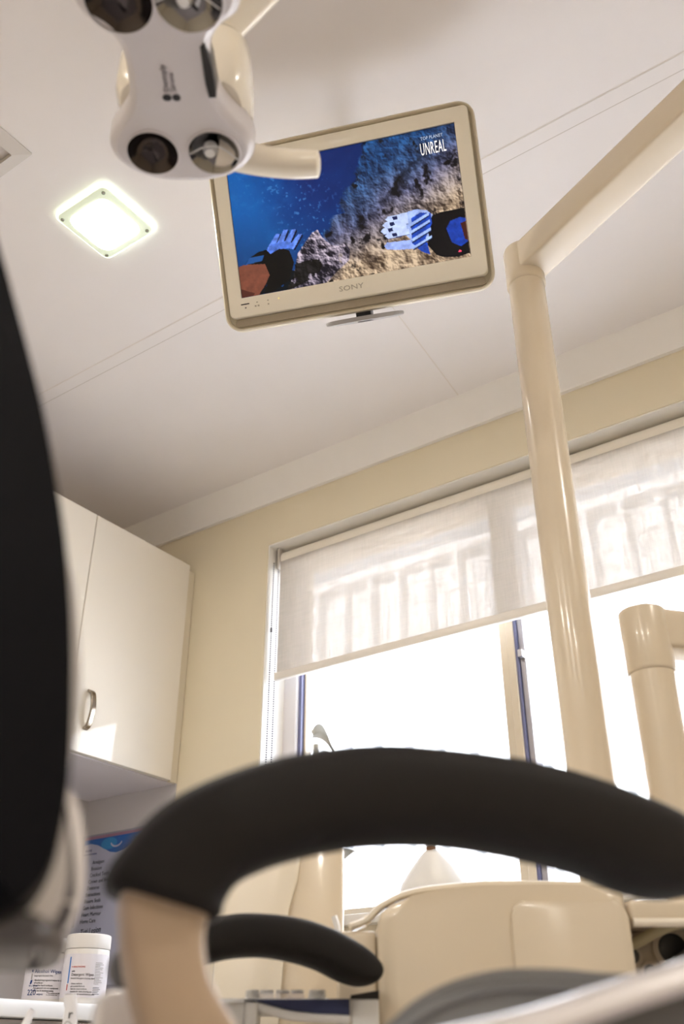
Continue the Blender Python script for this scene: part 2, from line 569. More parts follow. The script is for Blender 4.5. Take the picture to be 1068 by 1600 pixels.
pier = thing('brick_pier', 'cream brick edge of the outer wall beside the left window frame', 'wall', (-1.85, 2.27, 0.0))
part('mortar_core', box((-2.00, 2.215, 0), (-1.752, 2.318, 2.35)), M['mortar'], pier)
for k in range(31):
    z = 0.002 + k * 0.0765
    if k % 2:
        part('brick', box((-1.976, 2.205, z), (-1.745, 2.325, z + .066), 0.004, 1), M['brick'], pier)
    else:
        part('brick', box((-2.0, 2.205, z), (-1.866, 2.325, z + .066), 0.004, 1), M['brick'], pier)
        part('brick', box((-1.856, 2.205, z), (-1.745, 2.325, z + .066), 0.004, 1), M['brick'], pier)

shrub = thing('garden_shrub', 'drooping grey-brown leafed shrub outside the left window pane', 'plant', (-2.02, 2.85, -0.02))
part('stem', tube([(-2.02, 2.85, -.02), (-2.05, 2.84, .7), (-2.08, 2.83, 1.4), (-2.10, 2.82, 1.80)], .012, 8, 16), M['leaf'], shrub)
random.seed(4)
for (bx, bz, dx, dz, ln) in ((-2.115, 1.835, .13, -.105, 1), (-2.10, 1.72, .15, -.06, 1), (-2.08, 1.6, -.16, .02, 1), (-2.06, 1.35, .16, .04, 1), (-2.05, 1.1, -.15, .05, 1)):
    n = 9
    L, R = [], []
    bm = nb()
    rows = []
    for i in range(n):
        t = i / (n - 1)
        c = V((bx + dx * t, 2.82 - .03 * t, bz + dz * t * t + .02 * math.sin(t * PI)))
        w = .028 * math.sin(PI * min(1, .12 + .88 * t) ** .9) + .001
        rows.append([bm.verts.new(c + V((0, -.012, -w))), bm.verts.new(c + V((0, .0, 0))), bm.verts.new(c + V((0, -.012, w)))])
    for a, b in zip(rows, rows[1:]):
        for j in range(2):
            bm.faces.new((a[j], a[j + 1], b[j + 1], b[j]))
    r = bmesh.ops.extrude_face_region(bm, geom=bm.faces[:])
    bmesh.ops.translate(bm, vec=(0, .003, 0), verts=[v for v in r['geom'] if isinstance(v, bmesh.types.BMVert)])
    part('leaf', bm, M['leaf'], shrub)

# ------------------------------------------------------------------ roller blinds
def roller_blind(xa, xb, label, chain):
    yb = YF + .048
    t = thing('roller_blind', label, 'blind', ((xa + xb) / 2, yb, 1.73), 0, 'roller blinds on the window')
    zr = WZ1 - .042
    part('roller', cyl((xa + .016, yb + .014, zr), (xb - .016, yb + .014, zr), .030, seg=32), M['blind_roll'], t)
    fab = box((xa + .018, yb - .0165, 1.752), (xb - .018, yb - .0157, zr - .012))
    part('fabric', fab, M['blind'], t)
    part('bottom_bar', box((xa + .012, yb - .024, 1.731), (xb - .012, yb - .008, 1.756), .004, 2), M['blindbar'], t)
    for x in (xa + .009, xb - .012):
        bx = box((x - .004, yb - .020, zr - .038), (x + .004, yb + .045, zr + .038), .004, 2)
        cyl((x - .007, yb + .014, zr), (x + .010, yb + .014, zr), .022, seg=20, bm=bx)
        part('bracket', bx, M['bracketgrey'], t)
    if chain:
        bm = nb()
        for dy, zt in ((0.0, zr - .01), (-.018, zr - .02)):
            z = zt
            while z > 1.16:
                bmesh.ops.create_icosphere(bm, subdivisions=1, radius=.0025, matrix=Matrix.Translation((xa + .002 + (dy + .018) * .25, yb - .012 + dy, z)))
                z -= .0068
        o = part('bead_chain', bm, M['chain'], t, 'dotted bead chain', kind='stuff')
        part('chain_joiner', cyl((xa + .002, yb - .030, 1.885), (xa + .002, yb - .030, 1.897), .0035, seg=8), M['grey'], t)
M['blind_roll'] = mat('blind_roll_fabric', (0.80, 0.75, 0.66), 0.8, var=0.03, scale=60)
M['blindbar'] = mat('blind_bar_white', (0.80, 0.76, 0.70), 0.4)
M['bracketgrey'] = mat('bracket_plastic', (0.52, 0.48, 0.43), 0.5)
M['chain'] = mat('steel_beads', (0.07, 0.07, 0.09), 0.4, metal=0.3)
roller_blind(WX0 + .010, -0.775, 'off-white mesh roller blind with a bead chain over the left window pane', True)
roller_blind(-0.735, WX1 - .010, 'off-white mesh roller blind over the right window pane behind the tall post', False)

# ------------------------------------------------------------------ wall cabinets, bench
def wall_cabinet(y0, y1, label, doors, handles):
    t = thing('wall_cabinet', label, 'cabinet', (XL + .19, (y0 + y1) / 2, 1.475), 0, 'glossy cream wall cabinets')
    bm = box((XL + .002, y0, 1.475), (-2.034, y1, 2.175))
    part('carcass', bm, M['cab_in'], t)
    for (a, b), hy in zip(doors, handles):
        d = part('door', box((-2.031, a, 1.477), (-2.012, b, 2.182), .0015, 1), M['cab'], t)
        if hy is not None:
            pts = [(-2.012, hy, 1.542), (-1.998, hy, 1.552), (-1.990, hy, 1.585), (-1.990, hy, 1.607), (-1.998, hy, 1.640), (-2.012, hy, 1.650)]
            sec = rrect(-1, -1, 1, 1, .4, 3)
            part('handle', tube(pts, None, n=20, up=(0, 1, 0), sec=sec, rs=[(.0035, .0085)] * 20), M['chrome'], d, 'curved brushed metal handle')
    return t
M['cab_in'] = mat('cabinet_carcass', (0.66, 0.63, 0.66), 0.5)
ca = wall_cabinet(1.194, YF - .002, 'glossy cream wall cabinet in the corner beside the window wall',
             ((1.1955, 1.592), (1.5955, 1.997)), (1.545, 1.656))
part('filler_strip', box((-2.031, 2.000, 1.475), (-2.018, YF - .002, 2.165), .001, 1), M['cab_edge'], ca)
wall_cabinet(0.390, 1.192, 'glossy cream wall cabinet further from the window, behind the dark backrest',
             ((0.3915, 0.790), (0.7935, 1.1905)), (0.745, 0.84))
def base_unit(y0, y1, label):
    t = thing('base_cabinet', label, 'cabinet', (-2.08, (y0 + y1) / 2, 0), 0, 'cream base cabinets under the worktop')
    part('carcass', box((XL + .002, y0, .09), (-1.795, y1, .836)), M['cab_in'], t)
    part('plinth', box((XL + .002, y0, 0), (-1.84, y1, .09)), M['grey'], t)
    d = part('door', box((-1.793, y0 + .003, .095), (-1.775, y1 - .003, .825), .0015, 1), M['cab'], t)
    part('handle', tube([(-1.775, y0 + .06, .68), (-1.752, y0 + .06, .70), (-1.752, y0 + .06, .76), (-1.775, y0 + .06, .78)], .005, 8, 16), M['chrome'], d)
for i, (a, b, lb) in enumerate(((1.43, 2.016, 'cream base cabinet in the corner below the wipes tubs'),
                                (.83, 1.427, 'cream base cabinet second from the corner under the worktop'),
                                (.23, .827, 'cream base cabinet third from the corner under the worktop'))):
    base_unit(a, b, lb)
solo('worktop', box((XL + .002, .22, .838), (-1.755, YF - .013, .870), .004, 2), M['bench'],
     'long white worktop along the left wall below the cabinets', 'worktop')

# ------------------------------------------------------------------ wipes tubs
def tub(name, c, r, h, label, yaw, printer):
    t = thing(name, label, 'tub', (c[0], c[1], .870), 0, 'tubs of wipes on the worktop')
    X = Matrix.Translation((c[0], c[1], .870))
    part('body', lathe([(0, 0), (r * .97, 0), (r, .004), (r, h - .034), (r * .985, h - .031), (0, h - .031)], X, 40), M['bottle'], t)
    part('lid', lathe([(0, h - .030), (r * 1.0, h - .030), (r * 1.012, h - .028), (r * 1.012, h - .006), (r * 1.0, h - .002), (r * .93, h), (0, h)], X, 40), M['bottle'], t)
    lab = part('label_sheet', lathe([(r + .0006, .012), (r + .0006, h - .042)], X, 40, a0=yaw - 1.5, a1=yaw + 1.5), M['label'], t)
    d = V((math.cos(yaw), math.sin(yaw), 0))
    F = frame((c[0], c[1], .870), V((-d.y, d.x, 0)), ZX, d)
    printer(lab, F, r + .0012, h)
def put(lab, F, r, s, size, x, y, m, xs=1.0):
    bm = text_bm(s, size, None, .0003, xs=xs)
    for v in bm.verts:
        v.co.x += x
        a = v.co.x / r
        q = r + v.co.z
        v.co = V((q * math.sin(a), v.co.y + y, q * math.cos(a)))
    bmesh.ops.transform(bm, matrix=F, verts=bm.verts[:])
    part('print', bm, m, lab)
def bar(lab, F, r, x0, x1, y0, y1, m, slant=0.0):
    bm = nb()
    n = max(2, int((x1 - x0) / .004) + 1)
    lo, hi = [], []
    for i in range(n + 1):
        x = x0 + (x1 - x0) * i / n
        for lst, y, s in ((lo, y0, 0), (hi, y1, slant)):
            a = (x + s) / r
            lst.append(bm.verts.new((r * math.sin(a), y, r * math.cos(a))))
    for i in range(n):
        bm.faces.new((lo[i], lo[i + 1], hi[i + 1], hi[i]))
    bmesh.ops.transform(bm, matrix=F, verts=bm.verts[:])
    part('print', bm, m, lab)
def alcohol(lab, F, r, h):
    put(lab, F, r, 'HOSPITAL GRADE', .0042, -.032, h - .058, M['darkblue'])
    put(lab, F, r, 'Alcohol Wipes', .0105, -.028, h - .073, M['darkblue'], .95)
    put(lab, F, r, 'Isopropyl Alcohol 70%', .0045, -.028, h - .080, M['greyink'])
    for i, s in enumerate(('- Alcohol impregnated wipes for cleaning', '  of surfaces', '- Ideal for hard surfaces', '- For general use on equipment', '- For use in medical areas')):
        put(lab, F, r, s, .0046, -.029, h - .089 - i * .0052, M['ink'])
    bar(lab, F, r, -.036, -.032, h - .071, h - .066, M['darkblue'])
    bar(lab, F, r, -.036, -.033, h - .086, h - .074, M['midgrey'])
    bar(lab, F, r, -.038, -.033, h - .095, h - .087, M['darkblue'], .002)
    put(lab, F, r, '14 x 20 cm', .0052, -.040, .036, M['darkblue'])
    put(lab, F, r, '220', .0165, -.041, .019, M['darkblue'], .9)
    put(lab, F, r, 'wipes', .0060, -.017, .019, M['darkblue'])
    put(lab, F, r, 'Directions\nWipe surface and allow\nto dry before use', .0036, .004, .026, M['greyink'])
def detergent(lab, F, r, h):
    bar(lab, F, r, -.0395, -.0365, .040, h - .048, M['blue'])
    bar(lab, F, r, -.0405, -.0380, .026, .038, M['redink'])
    bar(lab, F, r, -.0325, -.0305, h - .069, h - .067, M['redink'])
    put(lab, F, r, 'HEALTHCARE', .0044, -.029, h - .0695, M['redink'])
    put(lab, F, r, 'with', .0042, -.031, h - .078, M['ink'])
    put(lab, F, r, 'Detergent Wipes', .0080, -.031, h - .086, M['greyink'], .88)
    for i, s in enumerate(('Neutral detergent cleaning wipes', '', '- Cleans surfaces', '- pH neutral formula', '- Safe for most surfaces', '- Suitable for daily cleaning use', '- Keep the lid closed between uses')):
        put(lab, F, r, s, .0040, -.0315, h - .092 - i * .0052, M['greyink'])
    for i in range(14):
        w = .018 + .006 * math.sin(i * 2.3)
        bar(lab, F, r, .0205, .0205 + w, h - .060 - i * .0032, h - .0590 - i * .0032, M['midgrey'])
    for i in range(5):
        bar(lab, F, r, .020, .036 + .003 * math.sin(i * 1.7), .031 - i * .003, .0319 - i * .003, M['greyink'])
yw = math.atan2(-1.5, 1.75)
tub('wipes_tub', (-1.912, 1.566), .0485, .136, 'white tub of alcohol wipes marked 220, left of the other tub', yw, alcohol)
tub('wipes_tub', (-1.810, 1.586), .0485, .140, 'white tub of detergent wipes with a blue stripe, right of the other tub', yw, detergent)

# ------------------------------------------------------------------ information sheet on the window wall under the cabinet
ys = YF - .0045
M['splash'] = mat('grey_splashback', (0.52, 0.50, 0.51), 0.45, coat=0.2)
struct('trim_13', box((XL + .002, YF - .0035, .870), (-2.020, YF, 1.4745)), M['splash'])
struct('trim_14', box((XL, .25, .870), (XL + .004, YF - .0035, 1.4745)), M['splash'])
sh = thing('information_sheet', 'blue and white printed list in a clear pocket on the wall under the cabinet', 'poster', (-2.27, ys, 1.02))
part('paper', box((-2.385, ys - .0006, 1.045), (-2.125, ys + .0004, 1.353)), M['paper'], sh)
F = frame((0, ys - .001, 0), V((1, 0, 0)), ZX, V((0, -1, 0)))
wave = [(-2.385, 1.353), (-2.385, 1.338), (-2.355, 1.341), (-2.325, 1.334), (-2.295, 1.321), (-2.268, 1.309), (-2.240, 1.304), (-2.205, 1.309), (-2.17, 1.325), (-2.125, 1.335), (-2.125, 1.353)]
part('blue_header', prism(wave, 0, .0003, X=F), M['blue'], sh)
part('header_highlight', prism([(-2.275 + .034 * math.cos(a), 1.334 + .017 * math.sin(a)) for a in [2 * PI * k / 24 for k in range(24)]], .0003, .0005, X=F), M['cyan'], sh)
sm = [(-2.243 + .026 * math.cos(a), 1.338 + .018 * math.sin(a)) for a in [math.radians(200 + 140 * k / 12) for k in range(13)]]
sm += [(-2.243 + .023 * math.cos(a), 1.341 + .016 * math.sin(a)) for a in [math.radians(340 - 140 * k / 12) for k in range(13)]]
part('smile_mark', prism(sm, .0005, .0008, X=F), M['paper'], sh)
part('pink_edge', box((-2.385, ys - .001, 1.353), (-2.125, ys + .0004, 1.361)), M['pink'], sh)
for i, s in enumerate(('Amalgam', 'Bruxism', 'Cracked Teeth', 'Crown and Bridge', 'Dentures', 'Extractions', 'Fissure Seals', 'Gum Infections', 'Heart Murmur', 'Home Care')):
    part('print', text_bm(s, .0155, F @ Matrix.Translation((-2.338 - .0025 * i, 1.280 - i * .0182, .0004)), .0002, xs=.90), M['ink'], sh)
part('print', text_bm('dental', .012, F @ Matrix.Translation((-2.378, 1.318, .0004)), .0002), M['darkblue'], sh)
part('print', text_bm('patient information', .008, F @ Matrix.Translation((-2.385, 1.308, .0004)), .0002), M['darkblue'], sh)
hw = F @ Matrix.Translation((-2.352, 1.083, .0022)) @ Matrix.Rotation(.06, 4, 'Z') @ Matrix(((1, .18, 0, 0), (0, 1, 0, 0), (0, 0, 1, 0), (0, 0, 0, 1)))
part('handwriting', text_bm('Tuti Lesion', .024, hw, .0002, xs=.8), M['ink'], sh)
dot = [(-2.372 + .030 * math.cos(2 * PI * k / 24), 1.046 + .020 * math.sin(2 * PI * k / 24)) for k in range(24)]
part('blue_footer', prism([(max(-2.397, x), max(1.040, y)) for x, y in dot], .0018, .0022, X=F), M['darkblue'], sh)
part('lower_sheet', box((-2.397, ys - .0018, .95), (-2.135, ys - .0008, 1.108)), M['paper'], sh)
part('clear_pocket', box((-2.398, ys - .0034, .94), (-2.105, ys - .0030, 1.366)), M['clear'], sh)

# ------------------------------------------------------------------ ceiling light and vent
def ceiling_light(cx, cy, label, power):
    t = thing('ceiling_light', label, 'ceiling light', (cx, cy, H - .02), 0, 'square ceiling lights')
    hw = .081
    X = Matrix.Translation((cx, cy, 0))
    part('back_tray', prism(rrect(-hw, -hw, hw, hw, .016), H - .010, H, X=X), M['halo'], t)
    o, i = rrect(-hw + .004, -hw + .004, hw - .004, hw - .004, .015), rrect(-.060, -.060, .060, .060, .022)
    bm = nb()
    rings = []
    for poly, z in ((o, H - .010), (o, H - .014), (rrect(-hw + .008, -hw + .008, hw - .008, hw - .008, .013), H - .0165), (i, H - .0175), (i, H - .006)):
        rings.append([bm.verts.new((x, y, z)) for x, y in poly])
    n = len(o)
    for A, B in zip(rings, rings[1:]):
        for k in range(n):
            bm.faces.new((A[k], A[(k + 1) % n], B[(k + 1) % n], B[k]))
    bmesh.ops.translate(bm, vec=(cx, cy, 0), verts=bm.verts[:])
    part('frame', bm, M['halo2'], t)
    part('diffuser', prism(rrect(-.0595, -.0595, .0595, .0595, .0215), H - .0195, H - .008, .003, 2, X=X), M['led'], t)
    for sx in (-1, 1):
        for sy in (-1, 1):
            p = (cx + sx * .0655, cy + sy * .0655)
            part('screw', cyl((p[0], p[1], H - .0195), (p[0], p[1], H - .015), .0042, seg=14, bev=.001), M['screw'], t)
    l = bpy.data.lights.new('lamp', 'AREA')
    l.shape = 'SQUARE'
    l.size = .11
    l.energy = power
    l.color = (1.0, .93, .84)
    lo = bpy.data.objects.new('lamp', l)
    COL.objects.link(lo)
    lo.parent = t
    lo.location = (0, 0, -.003)
M['halo2'] = emit('lamp_frame_edge_glow', (0.80, 0.90, 0.72), 0.22)
M['screw'] = mat('screw_steel', (0.35, 0.36, 0.30), 0.4, metal=0.3)
ceiling_light(-1.304, .933, 'lit square ceiling light with four corner screws, left of the television', 5)
for x, y, pw_, s in ((-1.30, -1.0, 8, 'added unseen ceiling light for fill at the far end of the left side'), (.9, .93, 8, 'added unseen ceiling light for fill on the right side near the window'),
                (.9, -1.0, 9, 'added unseen ceiling light for fill at the far end of the right side'), (-.2, -1.2, 13, 'added unseen ceiling light for fill in the middle of the room behind')):
    ceiling_light(x, y, s, pw_)  # added fixtures out of view, put in to fill the room with light

t = thing('ceiling_vent', 'white square ceiling vent with a stepped frame at the left edge', 'vent', (-1.50, .52, H - .02))
X = Matrix.Translation((-1.495, .520, 0))
for name, a, b, z0, z1, m in (('outer_frame', .200, .172, H - .014, H, 'ventgrey2'), ('middle_frame', .170, .142, H - .010, H - .001, 'ventgrey'), ('inner_frame', .141, .113, H - .006, H - .001, 'ventdark')):
    bm = nb()
    o, i = rrect(-a, -a, a, a, .002, 1), rrect(-b, -b, b, b, .002, 1)
    rings = [[bm.verts.new((x, y, z)) for x, y in p] for p, z in ((o, z1), (o, z1 - .002), (i, z0), (i, z1))]
    n = len(o)
    for A, B in zip(rings, rings[1:]):
        for k in range(n):
            bm.faces.new((A[k], A[(k + 1) % n], B[(k + 1) % n], B[k]))
    bmesh.ops.transform(bm, matrix=X, verts=bm.verts[:])
    part(name, bm, M.get(m) or M['seam_dark'], t)
part('damper_plate', box((-.112, -.112, H - .004), (.112, .112, H - .001), X=X), M['ventdark'], t)

# ------------------------------------------------------------------ television
S45 = .45
tw = V((.935, .355, .0)).normalized()
tn = V((.309, -.811, -.497))
tn = (tn - tw * tn.dot(tw)).normalized()
tu = tn.cross(tw)
if tu.z < 0: tu = -tu
TC = V((-.731, 1.053, 2.167))
FT = frame(TC, tw, tu, tn)          # local x right, y up, z towards the viewer; z = 0 is the glass
tv = thing('television', 'cream flat television hung from the ceiling showing an underwater dive', 'television', TC - tn * .05 - tu * .15, math.atan2(tw.y, tw.x))
hw, hh = .225, .1266
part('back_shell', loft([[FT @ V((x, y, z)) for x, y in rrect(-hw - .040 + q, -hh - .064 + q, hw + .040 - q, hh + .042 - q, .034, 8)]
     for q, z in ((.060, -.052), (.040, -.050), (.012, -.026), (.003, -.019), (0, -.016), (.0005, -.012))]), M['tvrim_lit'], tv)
# raised lip of the shell
bm = nb()
rings = []
for d, z in ((.040, -.014), (.040, -.004), (.0375, -.0015), (.035, -.004), (.0335, -.012)):
    rings.append([bm.verts.new((x, y, z)) for x, y in rrect(-hw - d, -hh - .024 - d, hw + d, hh + d + .002, max(.006, d - .006), 8)])
n = len(rings[0])
for A, B in zip(rings, rings[1:]):
    for k in range(n):
        bm.faces.new((A[k], A[(k + 1) % n], B[(k + 1) % n], B[k]))
bmesh.ops.transform(bm, matrix=FT, verts=bm.verts[:])
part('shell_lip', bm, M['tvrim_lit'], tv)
part('groove', prism(rrect(-hw - .0345, -hh - .0585, hw + .0345, hh + .0365, .028, 8), -.0125, -.0105, X=FT), M['tvrim'], tv)
# front bezel: rounded slab with an opening
def ringslab(outer, inner, z0, z1, bev):
    bm = nb()
    n = len(outer)
    def sh(poly, d):
        out = []
        cx = sum(p[0] for p in poly) / n
        cy = sum(p[1] for p in poly) / n
        for x, y in poly:
            out.append((x - math.copysign(d, x - cx), y - math.copysign(d, y - cy)))
        return out
    rr = [(outer, z0), (outer, z1 - bev), (sh(outer, bev * .3), z1 - bev * .3), (sh(outer, bev), z1), (inner, z1), (inner, z0)]
    rings = [[bm.verts.new((x, y, z)) for x, y in p] for p, z in rr]
    rings.append(rings[0])
    for A, B in zip(rings, rings[1:]):
        for k in range(n):
            bm.faces.new((A[k], A[(k + 1) % n], B[(k + 1) % n], B[k]))
    return bm
bm = ringslab(rrect(-hw - .0285, -hh - .0385, hw + .0285, hh + .0305, .011, 6), rrect(-hw - .001, -hh - .001, hw + .001, hh + .001, .0012, 6), -.0105, .004, .004)
bmesh.ops.transform(bm, matrix=FT, verts=bm.verts[:])
bezel = part('bezel', bm, M['tvwhite'], tv)
part('speaker_strip', prism(rrect(-hw - .022, -hh - .0545, hw + .022, -hh - .0395, .006, 4), -.0105, -.007, X=FT), M['tvstrip'], tv)
part('screen_surround', prism(rrect(-hw - .0012, -hh - .0012, hw + .0012, hh + .0012, .001, 2), -.008, -.001, X=FT), M['blackgloss'], tv)
part('badge', text_bm('SONY', .0135, FT @ Matrix.Translation((-.006, -hh - .0225, .0041)), .0006, 'CENTER', xs=1.35), M['silvertext'], bezel)
for x0, x1, y0, y1, m in ((-.228, -.211, -.0150, -.0130, 'ink'), (-.2205, -.2178, -.0225, -.0200, 'greyink'),
                          (-.1965, -.1935, -.0150, -.0130, 'silvertext'), (-.2005, -.1970, -.0225, -.0195, 'silvertext'), (-.1945, -.1910, -.0225, -.0195, 'silvertext'),
                          (-.1740, -.1715, -.0150, -.0130, 'silvertext'), (-.1740, -.1710, -.0225, -.0200, 'silvertext'), (-.1515, -.1495, -.0150, -.0130, 'yled')):
    part('button_mark', box((x0, -hh + y0, .0036), (x1, -hh + y1, .0045), X=FT), M[m], bezel)
# oval stand foot under the lower edge, seen edge-on, and the ceiling hanger behind
FF = FT @ Matrix.Translation((.003, -hh - .069, -.055)) @ Matrix.Rotation(math.radians(-79.5), 4, 'X')
ov = [(.078 * math.cos(2 * PI * k / 40), .055 * math.sin(2 * PI * k / 40)) for k in range(40)]
foot = part('stand_foot', prism(ov, -.004, .004, .003, 2, X=FF), M['footgrey'] if 'footgrey' in M else M['midgrey'], tv)
part('stand_neck', box((-.014, -.018, -.0055), (.016, .018, .030), .003, 2, X=FF), M['blackgloss'], tv)
ce = FT @ V((0, .05, -.05))
top = V((ce.x - .02, ce.y + .03, H))
part('hanger_pole', cyl(ce, top, .018, seg=16), M['white'], tv)
part('hanger_plate', box((top.x - .05, top.y - .05, H - .006), (top.x + .05, top.y + .05, H), .002, 1), M['white'], tv)

# the picture on the screen (flat emissive image held in a colour attribute)
NX, NY = 420, 236
def fbm(x, y, seed, octv=5, rid=False):
    rs = np.random.RandomState(seed)
    G = rs.rand(64, 64)
    out = np.zeros_like(x)
    amp, tot = 1.0, 0.0
    for o in range(octv):
        f = 2 ** o
        xx, yy = x * f + 17.3 * o, y * f + 5.1 * o
        i, j = np.floor(xx).astype(int), np.floor(yy).astype(int)
        u, w = xx - i, yy - j
        u, w = u * u * (3 - 2 * u), w * w * (3 - 2 * w)
        g = lambda a, b: G[a % 64, b % 64]
        v = (g(i, j) * (1 - u) + g(i + 1, j) * u) * (1 - w) + (g(i, j + 1) * (1 - u) + g(i + 1, j + 1) * u) * w
        if rid:
            v = 1 - np.abs(2 * v - 1)
        out += amp * v
        tot += amp
        amp *= .58
    return out / tot
U, T = np.meshgrid(np.linspace(0, 1, NX), np.linspace(0, 1, NY))      # T = 0 at the top
XP, YP = U * 1.78, T
def inside(poly, soft=0.0):
    m = np.zeros(U.shape, bool)
    n = len(poly)
    for k in range(n):
        x1, y1 = poly[k]
        x2, y2 = poly[(k + 1) % n]
        c = ((y1 > T) != (y2 > T))
        with np.errstate(divide='ignore', invalid='ignore'):
            xi = (x2 - x1) * (T - y1) / (y2 - y1 + 1e-12) + x1
        m ^= c & (U < xi)
    return m
def lerp(a, b, t): return a + (b - a) * t[..., None]
n1 = fbm(XP * 5, YP * 5, 1); n2 = fbm(XP * 16, YP * 16, 2); n3 = fbm(XP * 42, YP * 42, 3, 3); rg = fbm(XP * 9, YP * 9, 4, 5, True); rg2 = fbm(XP * 22, YP * 22, 8, 4, True)
C = lambda *c: np.array(c, float)
# water (sRGB values)
sp = np.clip((fbm(XP * 6, YP * 7, 9) - .45) * 3, 0, 1)
img = lerp(np.broadcast_to(C(.00, .12, .36), U.shape + (3,)), C(.03, .33, .62), np.clip(1.15 - 2.0 * U + .5 * (n1 - .5) + .25 * (T - .3), 0, 1))
img = lerp(img, C(.00, .07, .32), np.clip((.22 - np.abs(U - .36)) * 3, 0, 1) * np.clip(1.2 - T * 1.2, 0, 1))
img = lerp(img, C(.16, .52, .82), sp * np.clip(1 - 2.6 * U, 0, 1) * .5)
img = lerp(img, C(.02, .16, .34), np.clip((T - .35) * 1.8, 0, 1) * np.clip(1.0 - U * 1.6, 0, 1) * .85)
img = lerp(img, C(.30, .55, .80), np.clip((n3 - .66) * 8, 0, 1) * np.clip(1 - np.abs(U - .2 - .3 * T) * 4, 0, 1) * .7)
# rock mass on the right; shaded blue at the top, warm stone below
edge = .50 + .05 * np.sin(T * 9) + .10 * (n1 - .5) + .06 * (n2 - .5)
edge = np.where(T < .5, .46 + (.5 - T) * .28 + .16 * (n1 - .5) + .08 * (n2 - .5), .43 - (T - .5) * .42 + .10 * (n1 - .5) + .06 * (n2 - .5))
rock = np.clip((U - edge) * 40, 0, 1)
q = np.clip(.52 * (n2 - .5) * 2 + .65 * (rg - .5) * 2 + .35 * (n3 - .5) * 2 + .25 * (rg2 - .5) * 2 + .42, 0, 1)
hgt = .55 * rg + 1.3 * fbm(XP * 4.5, YP * 4.5, 77) + .40 * fbm(XP * 11, YP * 11, 41) + .22 * n2 + .12 * n3
gy_, gx_ = np.gradient(hgt)
shd = (gx_ * .9 - gy_ * .7)
shd = shd / (np.std(shd) + 1e-9)
q = np.clip(.46 + .20 * shd + .42 * (rg - .5) * 2 + .18 * (n1 - .5) * 2, 0, 1)
depthv = np.clip((T - .16) * 1.15 + (U - .62) * .95 + .30 * (n1 - .5), 0, 1)
cool = lerp(np.broadcast_to(C(.02, .06, .17), U.shape + (3,)), C(.14, .36, .60), q)
mid = lerp(np.broadcast_to(C(.07, .07, .13), U.shape + (3,)), C(.50, .50, .64), q)
warm = lerp(np.broadcast_to(C(.22, .16, .12), U.shape + (3,)), C(.84, .74, .62), np.clip(q * 1.15, 0, 1))
rc = lerp(cool, mid, np.clip(depthv * 2.2, 0, 1))
rc = lerp(rc, warm, np.clip(depthv * 2.6 - 1.1, 0, 1))
crack = np.clip((.30 - fbm(XP * 7, YP * 7, 21)) * 14, 0, 1) + np.clip((.34 - fbm(XP * 13 + 3, YP * 11, 33)) * 12, 0, 1)
rc = lerp(rc, C(.03, .02, .04), np.clip(crack, 0, .92))
img = lerp(img, np.clip(rc, 0, 1), rock)
# dark diagonal cleft between the two rock masses
cl = np.clip(1 - np.abs((U - .78) + (T - .30) * .62 + .12 * (n2 - .5)) * 26, 0, 1) * np.clip(1.0 - np.abs(T - .34) * 3.2, 0, 1)
img = lerp(img, C(.02, .02, .06), cl * .85)
# rubble heap at the lower left centre
heap = inside([(.20, 1.0), (.24, .90), (.27, .74), (.31, .66), (.345, .60), (.37, .585), (.385, .65), (.42, .72), (.45, .74), (.48, .72), (.50, .78), (.49, .86), (.44, .92), (.38, 1.0)])
hm = heap & ((n2 + .35 * n3) > .40)
hc = lerp(np.broadcast_to(C(.06, .05, .10), U.shape + (3,)), C(.80, .74, .80), np.clip((q - .30) * 1.5, 0, 1))
img[hm] = hc[hm]
dark = inside([(.02, .93), (.10, .86), (.22, .82), (.33, .80), (.38, .82), (.36, .90), (.30, .96), (.22, 1.0), (.0, 1.0)]) & (n2 < .62)
img[dark] = (img * .18)[dark]
# right hand: glove, cuff and sleeve
def paint(poly, c, tex=0.0, jit=0.0):
    m = inside([(x, y) for x, y in poly])
    cc = np.clip(np.array(c)[None, None, :] * (1 + tex * ((n3 - .5) * 2)[..., None] + tex * ((n2 - .5) * 1.6)[..., None]), 0, 1)
    img[m] = cc[m]
paint([(.835, .665), (.855, .645), (.90, .632), (.99, .630), (1.0, .63), (1.0, .97), (.95, .985), (.885, .965), (.86, .94), (.83, .86)], (.012, .014, .04))
paint([(.915, .76), (.935, .71), (.975, .695), (1.0, .71), (1.0, .88), (.965, .91), (.93, .87)], (.06, .22, .62), .25)
paint([(.975, .74), (1.0, .73), (1.0, .88), (.985, .86)], (.25, .10, .08))
paint([(.675, .645), (.70, .605), (.735, .590), (.80, .575), (.845, .600), (.865, .640), (.845, .70), (.838, .80), (.80, .83), (.765, .80), (.735, .73)], (.62, .70, .92), .18)
for y0, x0, x1, w in ((.612, .665, .76, .021), (.652, .650, .76, .022), (.694, .640, .75, .022), (.735, .655, .76, .020)):
    paint([(x0, y0 - .004), (x0 + .012, y0 - w), (x1, y0 - w * .9 - .008), (x1, y0 + w * .8), (x0 + .012, y0 + w)], (.74, .80, .96), .12)
    paint([(x0 + .03, y0 - w * .6), (x0 + .05, y0 - w * .8), (x0 + .053, y0 + w * .5), (x0 + .034, y0 + w * .6)], (.09, .12, .30))
    paint([(x0 + .01, y0 + w), (x1, y0 + w * .75), (x1, y0 + w * 1.05), (x0 + .01, y0 + w * 1.25)], (.10, .14, .38))
paint([(.648, .805), (.66, .782), (.72, .790), (.78, .795), (.80, .84), (.77, .865), (.70, .850), (.655, .832)], (.60, .68, .94), .16)
paint([(.775, .635), (.815, .605), (.858, .625), (.858, .70), (.825, .80), (.835, .93), (.80, .895), (.765, .82), (.77, .72)], (.10, .26, .68), .3)
